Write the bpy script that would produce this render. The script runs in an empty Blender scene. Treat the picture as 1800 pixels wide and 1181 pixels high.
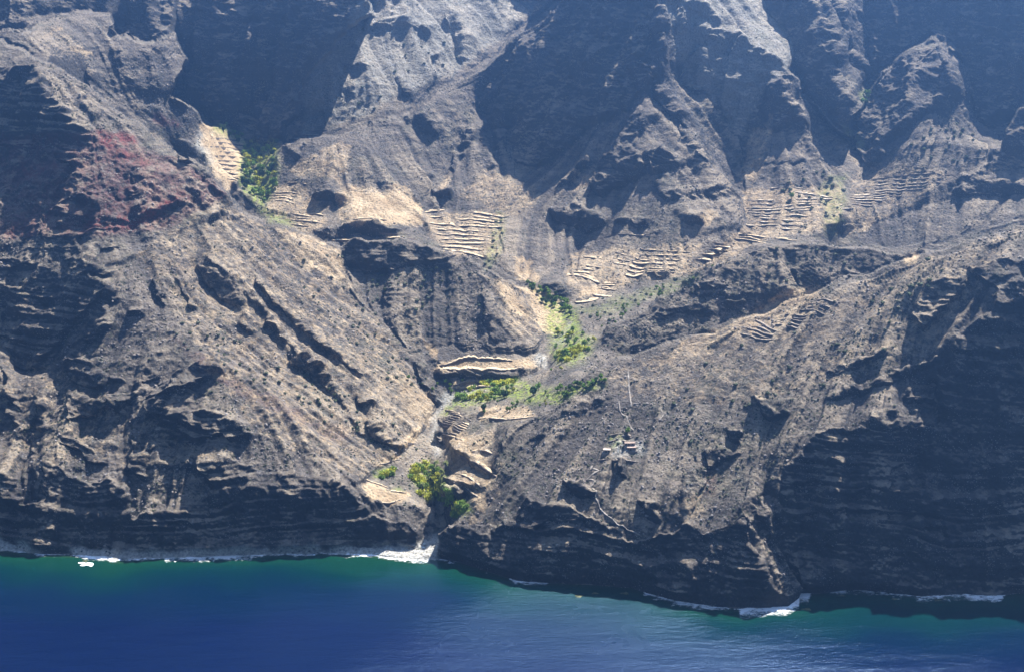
import bpy, math, random
import numpy as np

# ------------------------------------------------------------------ camera, world, sun, exposure
CAM_H = 480.0
PITCH = math.radians(18.0)
FPX = 900.0 / math.tan(math.radians(20.0))          # focal length in the photograph's own pixels (1800 wide)
SUN_EL, SUN_AZ = 53.0, 35.0                         # the sun stands behind the mountains, to the right
scene = bpy.context.scene
cam_data = bpy.data.cameras.new("camera")
cam = bpy.data.objects.new("camera", cam_data)
scene.collection.objects.link(cam)
scene.camera = cam
cam_data.sensor_fit = 'HORIZONTAL'
cam_data.angle = math.radians(40.0)
cam_data.clip_start = 1.0
cam_data.clip_end = 20000.0
cam.location = (0, 0, CAM_H)
cam.rotation_euler = (math.radians(90.0) - PITCH, 0, 0)

world = bpy.data.worlds.new("World")
scene.world = world
world.use_nodes = True
wn = world.node_tree
wn.nodes.clear()
w_out = wn.nodes.new("ShaderNodeOutputWorld")
w_bg = wn.nodes.new("ShaderNodeBackground")
w_sky = wn.nodes.new("ShaderNodeTexSky")
w_sky.sky_type = 'NISHITA'
w_sky.sun_disc = False
w_sky.sun_elevation = math.radians(SUN_EL)
w_sky.sun_rotation = math.radians(SUN_AZ)
w_sky.altitude = 200
w_bg.inputs["Strength"].default_value = 0.05
wn.links.new(w_sky.outputs[0], w_bg.inputs[0])
wn.links.new(w_bg.outputs[0], w_out.inputs[0])

sun_data = bpy.data.lights.new("sun", 'SUN')
sun_data.energy = 5.0
sun_data.angle = math.radians(0.5)
sun_data.color = (1.0, 0.965, 0.91)
sun = bpy.data.objects.new("sun", sun_data)
scene.collection.objects.link(sun)
sun.location = (0, 0, 900)
sun.rotation_euler = (math.radians(90 - SUN_EL), 0, math.radians(-SUN_AZ) + math.pi)
from mathutils import Vector
sd = Vector((math.sin(math.radians(SUN_AZ)) * math.cos(math.radians(SUN_EL)),
             math.cos(math.radians(SUN_AZ)) * math.cos(math.radians(SUN_EL)),
             math.sin(math.radians(SUN_EL))))
sun.rotation_euler = sd.to_track_quat('Z', 'Y').to_euler()

scene.view_settings.view_transform = 'Standard'
scene.view_settings.look = 'None'
scene.view_settings.exposure = 1.82
scene.view_settings.gamma = 1.0
scene.view_settings.use_curve_mapping = False
scene.cycles.volume_bounces = 0
scene.cycles.max_bounces = 4
scene.cycles.diffuse_bounces = 2

HAZE = 0.0002
# >>> TERRAIN
# The slopes of the valley are laid out as facets (steepness in degrees, facing) on survey sightlines and
# integrated into one continuous ground surface at its true distances; facing 0 = towards the sea,
# 90 = towards +x, 180 = inland, -90 = towards -x.
sP, cP = math.sin(PITCH), math.cos(PITCH)
def kv(v):
    t = (590.5 - np.asarray(v, float)) / FPX
    return (sP - t * cP) / (cP + t * sP)
def av(u, v):
    t = (590.5 - np.asarray(v, float)) / FPX
    return (np.asarray(u, float) - 900.0) / FPX / (cP + t * sP)
def pts(s):
    return np.array([[float(c) for c in p.split(",")] for p in s.split()])

FACETS = [
 # ---- left mountain and its coast
 (45, 15, "-420,-260 430,-260 430,380 -420,420"),
 (33, 20, "-420,70 0,70 60,105 100,60 430,60 430,250 330,285 170,230 95,150"),
 (60,-25, "-420,-60 190,-60 185,25 110,25 60,42 38,60 25,55 -420,55"),
 (24, 30, "50,25 120,20 200,25 205,60 188,66 150,112 90,100 40,60"),
 (62,-30, "215,12 300,5 302,55 270,72 212,72 188,60"),
 (38, 60, "302,5 316,50 332,98 300,102 265,72 285,65 305,50"),
 (14, 30, "118,88 160,92 190,90 170,98 135,98"),
 (45,  0, "170,100 270,75 290,160 250,165 190,150"),
 (50,-10, "200,100 250,105 270,118 215,116"),
 (52,-20, "150,125 170,130 168,160 150,150"),
 (40,-10, "225,180 285,198 290,215 240,205"),
 (36, 50, "75,130 115,145 170,160 180,205 250,230 330,280 290,290 170,240 110,195 84,175", 2),
 (40, 40, "100,150 185,195 178,212 108,185"),
 (66,-35, "-420,118 30,124 70,128 82,150 86,180 112,195 150,232 120,240 62,262 30,285 0,300 -420,320"),
 (36, 25, "-420,300 60,260 160,240 170,330 60,400 -420,440", 3),
 (60,-20, "100,255 145,262 140,300 95,290"),
 (56,-15, "90,240 160,232 162,252 110,256"),
 (30, 40, "60,270 100,300 60,330 20,320"),
 (38, 35, "160,240 330,285 405,350 420,385 330,420 200,440 170,330", 3),
 (60,-25, "312,255 348,262 352,290 330,295 310,285"),
 (62,-25, "310,250 332,255 336,290 312,290"),
 (62,-15, "232,305 250,310 250,330 236,330"),
 (62,-15, "255,320 268,318 272,340 258,345"),
 (64,  0, "165,330 175,332 178,385 168,385"),
 (40, 50, "180,345 300,300 310,330 190,385"),
 (58, -5, "200,338 240,325 238,340 205,352"),
 (62, -5, "150,398 240,380 320,352 330,362 250,392 160,412"),
 (64,-10, "140,460 200,470 200,484 160,482 140,476"),
 (60,-15, "180,440 240,432 300,410 320,415 270,436 200,450"),
 (64,-30, "95,365 165,330 172,395 138,430 140,470 200,500 198,522 180,545 110,600 80,655 30,645 10,565 15,505 60,512 80,450 82,405", 9),
 (38, 20, "-420,430 70,400 80,450 60,505 15,500 10,560 -420,560", 3),
 (60, -8, "-420,560 20,575 24,602 -420,604"),
 (58, -8, "-420,455 50,460 60,470 -420,470"),
 (58, -8, "-420,505 14,505 16,545 -420,540"),
 (40, 25, "-420,610 10,620 30,650 70,700 62,760 40,830 -420,840"),
 (58,-30, "-420,640 0,655 35,745 28,748 0,690 -420,690"),
 (56,-25, "5,645 20,660 45,720 40,725 15,685"),
 (39, 25, "80,655 110,600 190,530 250,520 380,640 430,760 520,830 350,820 300,885 240,905 165,850 75,815 70,740", 3),
 (40, 40, "195,530 240,530 370,640 330,650 260,640 200,640"),
 (46,-10, "110,600 190,530 190,600 170,640 110,650"),
 (60,-30, "168,566 192,570 198,582 178,600 156,604 160,585"),
 (60,-25, "125,637 163,637 190,650 192,665 183,681 152,686 132,671"),
 (60,-30, "359,634 383,637 386,655 359,671 325,690 308,708 281,741 262,735 261,705 276,696 284,671 322,651"),
 (58,-10, "192,655 220,660 225,672 198,668"),
 (58,-10, "222,545 252,548 250,558 225,556"),
 (58,-10, "250,655 285,648 282,665 255,672"),
 (62,-15, "298,725 366,720 398,730 423,749 404,752 398,770 359,769 352,783 281,783 257,796 250,775 272,755"),
 (60,-20, "395,750 430,745 455,770 425,775 400,785"),
 (58,-15, "190,700 240,690 246,702 210,722 190,718"),
 (60,-15, "120,698 150,700 190,715 160,735 130,750 124,720"),
 (60,-20, "100,765 135,770 170,790 190,820 165,815 140,790 98,780"),
 (64,-30, "70,700 84,698 84,745 68,770 62,800 52,795 58,755"),
 (45,  0, "84,700 120,650 126,750 100,790 72,800"),
 (58,-20, "230,770 270,800 255,840 235,830"),
 (60,  0, "-420,835 0,832 33,845 45,890 75,880 76,812 120,828 165,850 195,845 232,880 240,908 300,900 369,902 378,865 350,822 390,809 430,817 481,822 528,832 576,841 600,853 620,871 647,892 688,915 718,922 739,942 729,956 668,968 560,972 430,978 300,982 190,980 70,975 -420,970", 5),
 (50, 50, "35,830 52,832 55,882 38,880", 6),
 (50, 50, "58,825 72,830 78,880 62,878", 6),
 (50, 40, "36,892 50,898 52,912 38,905", 6),
 (47, 40, "290,922 330,920 338,935 300,940", 6),
 (47, 40, "480,820 560,826 600,850 540,832 490,834", 6),
 # ---- big left slope
 (37, 62, "400,350 430,380 500,395 600,440 620,520 700,600 740,650 770,700 752,760 700,800 640,850 600,850 480,820 430,760 380,640 250,520 160,450 200,445 330,380", 1.5),
 (42, 40, "400,650 470,690 560,770 640,850 600,850 480,820 430,760"),
 (58,-20, "345,462 372,472 420,520 424,548 405,546 389,535 365,500"),
 (58,-25, "425,550 450,580 440,590 425,570"),
 (60,-20, "501,640 528,628 572,636 569,644 528,650"),
 (60,-25, "542,651 576,661 592,690 572,681 549,664"),
 (58,-20, "265,490 275,490 290,540 285,545"),
 (58,-20, "303,486 312,490 342,545 335,545"),
 (56,-20, "350,450 360,452 470,550 465,556"),
 (56,-20, "470,560 478,560 610,720 600,722"),
 (56,-20, "450,500 560,590 640,660 634,664 550,598 448,508"),
 (56,-20, "600,738 610,738 705,800 695,800"),
 (60,-20, "620,704 640,702 650,714 632,718"),
 (60,-20, "632,738 661,750 690,785 678,785 655,764"),
 (58,-25, "730,640 742,650 770,690 750,682 735,665"),
 (58,-25, "745,690 768,692 778,702 760,708"),
 (60,-20, "480,830 500,832 505,845 485,845"),
 # ---- middle knoll
 (36,  0, "600,440 700,425 790,450 850,475 950,520 965,570 945,620 760,625 740,610 700,590 620,500"),
 (60,-10, "603,444 617,430 651,425 695,430 737,437 776,447 792,458 749,468 715,470 685,480 668,471 640,474 620,468"),
 (38, 62, "850,480 945,525 955,560 950,620 900,610 860,540"),
 (48,-20, "680,490 700,500 690,540 672,530"),
 (50,-20, "850,520 862,545 880,600 868,605 850,560"),
 (14, 20, "480,395 560,400 600,380 700,390 760,410 790,440 700,424 620,424 590,430"),
 (54,-10, "585,400 630,395 700,405 690,415 620,422 585,420"),
 (5,   0, "700,630 775,615 800,612 950,622 945,650 770,655 760,640"),
 (55,-10, "755,636 775,652 850,653 920,652 918,664 860,662 770,668"),
 # ---- valley floor towards the sea
 (11,-15, "740,650 775,668 920,664 960,640 1060,640 1070,680 1000,705 900,760 870,820 850,860 830,880 780,905 735,890 640,872 632,850 700,800 752,760 772,705"),
 (22,-30, "780,735 870,720 870,760 860,800 800,800 778,770"),
 (60,-20, "775,760 782,762 786,790 776,785"),
 (58,-15, "800,797 815,790 872,835 866,838"),
 (55,-10, "780,842 840,850 870,868 860,872 780,850"),
 (58,-15, "785,860 820,868 812,900 792,895"),
 (38, 10, "560,838 640,870 740,895 768,915 765,940 739,942 700,915 647,892 600,853"),
 (60, 20, "756,868 780,885 786,925 770,940 758,915"),
 (10,  0, "925,500 1000,540 1060,590 1040,640 960,645 940,620 955,580"),
 # ---- upper left tributary
 (22, 50, "345,210 430,235 425,310 400,345 370,300"),
 (10,  0, "425,250 490,250 485,330 470,370 420,340"),
 (31,  5, "490,250 620,230 760,230 850,300 760,380 640,345 600,350 480,370"),
 (16, 25, "590,345 650,335 710,345 745,392 690,395 610,395"),
 (14,  0, "480,330 540,340 580,400 560,425 470,385"),
 (54,-20, "497,262 510,255 585,245 560,268 520,280"),
 (56,-25, "555,340 585,330 582,350 560,352"),
 (56,-25, "588,345 608,350 600,365 585,360"),
 (50,-10, "540,400 600,398 620,420 580,424"),
 (30, 45, "720,260 770,300 745,390 715,345"),
 (14,  0, "745,370 885,368 880,455 800,455 760,420"),
 (58,-15, "768,335 808,338 806,350 770,350"),
 (30, 30, "800,300 900,290 940,310 880,370 800,360"),
 # ---- far upper left wall and lit face
 (58,-38, "322,-60 600,-60 640,15 605,62 562,92 530,129 521,175 535,205 491,250 433,254 400,225 350,200 310,185 300,165 330,110 306,60 312,20"),
 (45, 30, "440,75 452,68 478,72 470,88 480,105 500,112 470,112", 6),
 (44, 30, "500,62 522,60 520,72 500,76", 6),
 (44, 30, "405,168 470,152 472,165 430,190 425,200 408,190", 6),
 (45, 30, "300,75 330,72 332,110 312,98", 6),
 (44, 66, "640,-60 900,-60 935,30 870,100 700,200 490,255 520,205 521,190 540,130 605,62 645,30"),
 (58,-30, "600,-60 692,-60 662,14 626,18 600,42"),
 (56,-35, "788,28 806,28 818,105 802,112 793,72"),
 (55,-25, "640,40 700,45 760,50 755,62 680,62 640,56"),
 (55,-25, "600,108 640,118 650,125 605,122"),
 (50,-25, "690,130 712,150 718,172 708,176"),
 (46, -5, "560,165 630,150 640,160 570,180"),
 (62,-30, "905,-60 1010,-60 985,0 935,32 915,10"),
 # ---- central ridge flank
 (36, 50, "990,0 930,58 800,148 700,210 600,238 490,258 600,300 740,360 850,215 870,140 960,50", 2.5),
 (60,-25, "735,196 752,196 763,237 749,237 732,223"),
 (56,-20, "712,200 726,198 728,216 712,214"),
 (60,-20, "856,206 886,204 890,228 858,232"),
 (54,-30, "823,230 851,210 845,232 826,262 804,290 790,302 800,272"),
 (50,-30, "640,215 700,205 690,225 650,238"),
 (40, 15, "844,236 892,236 902,288 860,300 840,290"),
 (64,-42, "995,0 1040,-60 1160,-60 1170,20 1158,48 1132,84 1128,110 1150,130 1110,185 1040,228 990,272 960,298 935,298 903,288 898,250 890,205 860,198 848,195 846,180 870,140 930,70", 3.5),
 # ---- centre spur
 (42, 66, "1165,-60 1330,-60 1400,100 1320,260 1310,400 1240,420 1180,380 1100,220 1140,130 1160,60", 3.5),
 (30, 8, "1030,320 1120,300 1240,420 1290,420 1200,500 1020,500 930,470 900,400 960,360", 2),
 (60,-32, "1128,190 1142,210 1101,250 1128,288 1118,311 1067,349 1030,335 1047,298 1074,271 1098,222"),
 (60,-32, "1030,282 1037,285 1000,318 979,342 962,358 990,320"),
 (58,-25, "966,380 1010,360 1062,390 1040,410 1010,400 980,400"),
 (60,-25, "1138,271 1175,267 1198,300 1142,307"),
 (60,-30, "1149,159 1175,169 1200,203 1202,240 1180,214 1152,178"),
 (62,-40, "1200,129 1222,96 1240,98 1247,119 1253,171 1222,178 1200,162"),
 (56,-25, "1186,230 1220,262 1240,300 1228,296 1196,262"),
 (58,-20, "1204,380 1232,378 1234,398 1208,398"),
 (58,-15, "1078,384 1108,386 1104,396 1080,396"),
 (58,-15, "1112,388 1142,384 1140,396 1112,404"),
 (58,-20, "952,500 990,493 996,510 990,528 965,524"),
 (50,-20, "1165,60 1200,50 1290,60 1280,72 1210,74"),
 (50,-15, "1155,340 1290,330 1300,342 1170,352"),
 (52,-15, "1180,10 1240,20 1260,45 1235,40 1200,28"),
 (62,-40, "1302,71 1335,85 1349,98 1373,108 1386,125 1403,135 1376,142 1376,169 1403,210 1410,225 1369,206 1325,262 1306,272 1292,255 1281,237 1271,186 1256,169 1251,129 1270,120 1290,103"),
 (40,  0, "1325,262 1368,208 1350,290 1330,400 1300,420 1310,330 1305,290"),
 (60,-40, "1312,255 1318,262 1312,330 1308,340 1304,290"),
 # ---- right gully, fin and the third spur
 (62,-40, "1320,-60 1412,-60 1437,34 1467,75 1471,98 1464,112 1471,142 1488,169 1505,186 1500,238 1470,215 1440,190 1408,160 1404,135 1400,100 1380,70 1345,20"),
 (50, 70, "1410,-60 1505,-60 1515,51 1518,135 1520,162 1528,176 1512,190 1481,152 1471,135 1467,78", 3),
 (58,-30, "1458,0 1470,30 1488,70 1478,66 1455,25"),
 (58,-30, "1440,82 1470,92 1472,120 1450,110"),
 (56,-20, "1482,100 1515,118 1512,134 1490,132"),
 (38, 58, "1403,180 1420,180 1510,270 1525,292 1500,320 1320,330 1350,270 1380,215", 3),
 (60,-35, "1383,190 1403,203 1417,227 1390,220 1359,237 1349,251 1369,203"),
 (28, 8, "1300,290 1500,290 1480,400 1320,400", 2),
 (14,  0, "1310,325 1480,335 1480,400 1460,425 1320,430"),
 (18,-20, "1480,330 1530,310 1690,300 1690,310 1600,370 1480,410"),
 (62,-20, "1510,-60 2220,-60 2220,240 1800,215 1750,245 1712,210 1690,130 1640,65 1590,85 1540,150 1520,160 1515,50"),
 (40, 60, "1640,65 1682,90 1700,130 1720,210 1752,250 1700,310 1560,300 1640,210 1674,165", 3.5),
 (34, 10, "1550,290 1620,260 1700,260 1740,280 1690,305 1560,312", 2),
 (58,-50, "1640,65 1658,110 1674,162 1640,203 1593,237 1559,264 1556,281 1535,296 1520,292 1508,278 1501,250 1511,237 1500,215 1542,152 1600,100", 2),
 (45, 10, "1590,100 1620,80 1650,75 1640,100 1600,118"),
 (58,-20, "1800,193 2220,120 2220,360 1800,349 1700,346 1671,339 1691,308 1738,291 1742,264"),
 (45,  0, "1800,300 2220,300 2220,330 1800,330 1745,322 1745,305"),
 (28, 30, "1480,412 1600,358 1690,308 1700,320 1600,372 1500,420"),
 (30,  0, "1480,420 1600,375 1680,345 2220,345 2220,400 1800,395 1640,440 1540,465 1450,440"),
 # ---- hill behind the near crest
 (40,-12, "1060,590 1140,540 1220,485 1290,440 1350,428 1440,432 1560,445 1640,440 1560,468 1450,508 1330,550 1200,598 1100,625"),
 (16,  0, "1262,450 1300,432 1370,428 1330,445 1290,462"),
 (16,-20, "1000,540 1050,520 1180,480 1220,485 1140,540 1060,592 1030,580"),
 (58,-15, "1150,558 1180,545 1230,540 1222,556 1170,560"),
 (58,-15, "1270,525 1310,528 1310,542 1275,540"),
 (58,-15, "1345,500 1400,470 1405,500 1385,525 1345,530"),
 (58,-15, "1220,498 1280,500 1275,510 1225,508"),
 (58,-15, "1490,480 1520,484 1515,494 1495,494"),
 (50,-15, "1225,515 1340,515 1340,522 1225,522"),
 (50,-15, "1200,538 1330,534 1340,545 1210,552"),
 (44, 40, "1365,460 1400,500 1430,510 1400,520 1372,490", 6),
 (22,-10, "1000,450 1230,430 1215,480 1120,490 1040,525 1010,500"),
 (58,-15, "1148,480 1170,480 1180,490 1150,492"),
 # ---- near right mountain
 (27,-14, "1030,645 1200,600 1330,555 1450,510 1560,470 1640,442 1800,398 2220,380 2220,520 1800,500 1650,650 1640,740 1440,770 1374,830 1360,870 1308,905 1278,922 1244,936 1190,950 1121,953 1003,892 930,870 860,925 800,930 830,880 870,830 900,770 1000,700", 3),
 (22, -5, "1030,645 1200,600 1330,555 1450,510 1560,470 1640,442 1800,398 1780,450 1600,530 1480,590 1300,650 1150,720 1040,710", 6),
 (40,-30, "1075,690 1060,715 960,780 905,800 965,738"),
 (28,-26, "870,850 900,800 1000,740 1080,700 1050,780 940,870 880,890", 3),
 (60,-25, "1320,698 1338,700 1359,724 1392,700 1376,732 1352,740 1335,725"),
 (60,-25, "1280,758 1310,762 1300,785 1285,778"),
 (50,-30, "1225,800 1270,790 1300,800 1250,830 1235,825"),
 (58,-15, "1230,812 1260,815 1262,826 1236,826"),
 (44, 40, "1195,860 1240,800 1250,840 1225,880 1210,930 1190,900", 6),
 (28, 20, "1100,800 1190,800 1200,900 1140,930 1060,890", 3),
 (58,-20, "1078,800 1095,805 1100,840 1088,842"),
 (58,-20, "1000,850 1030,846 1050,870 1020,872"),
 (58,-20, "1115,880 1150,885 1160,930 1130,900"),
 (56,-20, "1530,616 1562,612 1550,634 1534,632"),
 (56,-20, "1455,650 1530,622 1540,630 1470,662"),
 (56,-20, "1500,690 1570,665 1565,672 1510,696"),
 (58,-22, "1600,560 1635,500 1700,490 1690,520 1650,560 1625,580"),
 (58,-22, "1700,480 1760,455 2220,430 2220,500 1760,510"),
 (50,-10, "1450,700 1650,630 1650,640 1460,712"),
 (66,  0, "2220,480 1800,485 1759,512 1728,562 1674,590 1667,664 1650,675 1650,740 1640,755 1555,757 1500,752 1436,765 1400,800 1374,825 1369,882 1385,912 1386,983 1400,1017 1403,1042 1440,1044 1490,1036 1560,1040 1620,1050 1680,1046 1740,1048 1800,1042 2220,1054", 5),
 (42, 28, "1559,722 1603,676 1647,681 1650,725 1647,752 1555,755", 40),
 (60,-30, "1537,728 1542,722 1545,757 1522,757"),
 (60,-20, "1590,700 1640,706 1640,714 1595,712"),
 (42, 28, "1560,838 1590,815 1620,803 1615,861 1562,861", 40),
 (42, 28, "1498,895 1600,900 1657,909 1640,916 1580,919 1535,914 1500,906", 40),
 (42, 28, "1383,855 1417,846 1447,858 1440,872 1410,880 1385,878", 40),
 (42, 28, "1405,905 1430,900 1430,914 1408,914", 40),
 (42, 28, "1455,900 1480,895 1482,908 1460,912", 40),
 (42, 28, "1485,880 1530,852 1530,870 1500,880", 40),
 (42, 28, "1610,932 1650,928 1660,942 1630,944", 40),
 (64,-20, "773,942 790,929 837,922 871,932 881,914 905,915 915,885 930,868 959,887 1003,894 1023,909 1071,931 1121,955 1159,943 1176,941 1200,929 1207,917 1244,936 1278,922 1310,906 1335,983 1363,1044 1390,1066 1303,1074 1200,1062 1159,1050 1108,1034 1040,1030 905,1022 854,1006 803,988 752,980", 4),
 (48, 20, "940,928 965,912 985,925 970,935 945,934", 6),
 (48, 20, "988,925 1015,912 1025,915 1020,932 990,934", 6),
 (48, 20, "838,924 870,930 872,945 850,942", 6),
 (50, 62, "1308,882 1346,861 1369,882 1385,912 1386,983 1400,1014 1402,1047 1383,1060 1363,1044 1335,983 1308,939 1312,915", 16),
 (62,-30, "1330,885 1345,880 1350,930 1345,960 1335,925"),
 (60,-30, "1362,890 1370,905 1378,940 1370,930"),
 # ---- beaches
 (6,  0, "-420,946 0,948 40,955 62,970 -420,975", 8),
 (6,  0, "600,966 690,958 735,962 765,940 775,945 765,978 600,978", 8),
 (6,  0, "135,966 190,968 190,976 135,975", 8),
]
SHORE = pts("-420,948 0,966 70,972 190,977 200,984 300,979 430,975 560,971 660,975 750,984 765,982 803,985 854,1002 905,1019 980,1024 1040,1027 1108,1031 1159,1046 1200,1057 1302,1070 1383,1064 1404,1052 1406,1041 1440,1042 1490,1034 1560,1039 1620,1048 1690,1043 1750,1046 1800,1040 2220,1054")
ANCHORS_Z = [
 "770,945,4 775,900,12 750,830,24 765,760,37 800,690,52 960,640,72 1000,540,90 860,470,108 880,400,130 940,312,165",
 "600,432,126 480,378,142 450,300,168 410,230,192",
 "1000,540,90 1100,505,100 1220,470,112 1310,410,132 1470,395,142 1510,300,172",
 "420,205,208 445,205,208", "530,222,186 560,214,190", "640,185,211 660,180,214", "745,105,257 765,100,261",
 "690,965,2.5 750,960,3",
 "1800,290,190 1700,345,160 1600,372,145 1480,415,126",
]
BREAKS = [
 "-420,40 0,74 60,108 100,120 175,167 250,230 330,287 370,302 405,352 430,380 482,394 540,412 600,434",
 "600,434 620,426 700,424 790,448 850,474 920,505",
 "1060,590 1140,541 1220,487 1290,440 1350,429 1440,433 1560,446 1640,441",
 "1030,668 1062,642 1200,600 1330,556 1450,510 1560,470 1640,442 1800,398 2220,382",
 "1030,-230 1010,-60 1000,0 930,57 870,102 800,147 700,208 620,232 490,257",
 "1510,290 1500,240 1520,165 1595,86 1650,66 1690,110 1716,210 1752,250",
 "1380,120 1404,140 1410,180 1460,215 1502,250 1520,290",
 "1752,262 1800,193 2220,120",
 "645,-230 648,30 606,62 541,130 520,190 521,205 494,248",
 "-420,56 38,58 60,41 110,24 186,25 208,72 268,73 300,60",
 "302,60 330,110 300,160 350,205 430,250",
]

def hash_i(ix, iy, iz, seed):
    h = (ix * np.int64(374761393) + iy * np.int64(668265263) + iz * np.int64(2147483647) + np.int64(seed) * np.int64(1274126177)) & np.int64(0xFFFFFFFF)
    h = ((h ^ (h >> 13)) * np.int64(1274126177)) & np.int64(0xFFFFFFFF)
    h = ((h ^ (h >> 16)) * np.int64(2246822519)) & np.int64(0xFFFFFFFF)
    return ((h ^ (h >> 15)) & np.int64(0xFFFFFF)).astype(np.float32) / np.float32(0xFFFFFF)
def noise3(x, y, z, seed=0):
    """Value noise in 3-D, -1..1."""
    xf, yf, zf = np.floor(x), np.floor(y), np.floor(z)
    fx, fy, fz = (x - xf).astype(np.float32), (y - yf).astype(np.float32), (z - zf).astype(np.float32)
    ix, iy, iz = xf.astype(np.int64), yf.astype(np.int64), zf.astype(np.int64)
    fx, fy, fz = fx * fx * (3 - 2 * fx), fy * fy * (3 - 2 * fy), fz * fz * (3 - 2 * fz)
    r = 0
    for dx in (0, 1):
        wx = fx if dx else 1 - fx
        for dy in (0, 1):
            wy = fy if dy else 1 - fy
            for dz in (0, 1):
                wz = fz if dz else 1 - fz
                r = r + wx * wy * wz * hash_i(ix + dx, iy + dy, iz + dz, seed)
    return r * 2 - 1
def noise2(x, y, seed=0):
    xf, yf = np.floor(x), np.floor(y)
    fx, fy = (x - xf).astype(np.float32), (y - yf).astype(np.float32)
    ix, iy = xf.astype(np.int64), yf.astype(np.int64)
    fx, fy = fx * fx * (3 - 2 * fx), fy * fy * (3 - 2 * fy)
    z = np.int64(0)
    return ((hash_i(ix, iy, z, seed) * (1 - fx) + hash_i(ix + 1, iy, z, seed) * fx) * (1 - fy)
            + (hash_i(ix, iy + 1, z, seed) * (1 - fx) + hash_i(ix + 1, iy + 1, z, seed) * fx) * fy) * 2 - 1
def in_poly(P, X, Y):
    c = np.zeros(X.shape, bool)
    x1, y1 = P[-1]
    for x2, y2 in P:
        if y1 != y2:
            c ^= ((y2 > Y) != (y1 > Y)) & (X < (x1 - x2) * (Y - y2) / (y1 - y2) + x2)
        x1, y1 = x2, y2
    return c
def paint(P, UU, VV, out, val):
    """Set out[...] = val inside polygon P of the (u, v) plane."""
    m = (UU > P[:, 0].min()) & (UU < P[:, 0].max()) & (VV > P[:, 1].min()) & (VV < P[:, 1].max())
    if not m.any():
        return
    idx = np.nonzero(m)
    ins = in_poly(P, UU[idx], VV[idx])
    out[idx[0][ins], idx[1][ins]] = val
def blur(a, n):
    """n passes of a 3-tap binomial blur over the first two axes."""
    for _ in range(n):
        p = np.concatenate([a[:1], a, a[-1:]], 0)
        a = 0.25 * p[:-2] + 0.5 * p[1:-1] + 0.25 * p[2:]
        p = np.concatenate([a[:, :1], a, a[:, -1:]], 1)
        a = 0.25 * p[:, :-2] + 0.5 * p[:, 1:-1] + 0.25 * p[:, 2:]
    return a
def line_mask(P, UU, VV, r):
    m = np.zeros(UU.shape, bool)
    for (x1, y1), (x2, y2) in zip(P[:-1, :2], P[1:, :2]):
        dx, dy = x2 - x1, y2 - y1
        t = np.clip(((UU - x1) * dx + (VV - y1) * dy) / (dx * dx + dy * dy + 1e-9), 0, 1)
        m |= np.hypot(UU - x1 - t * dx, VV - y1 - t * dy) < r
    return m

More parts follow.
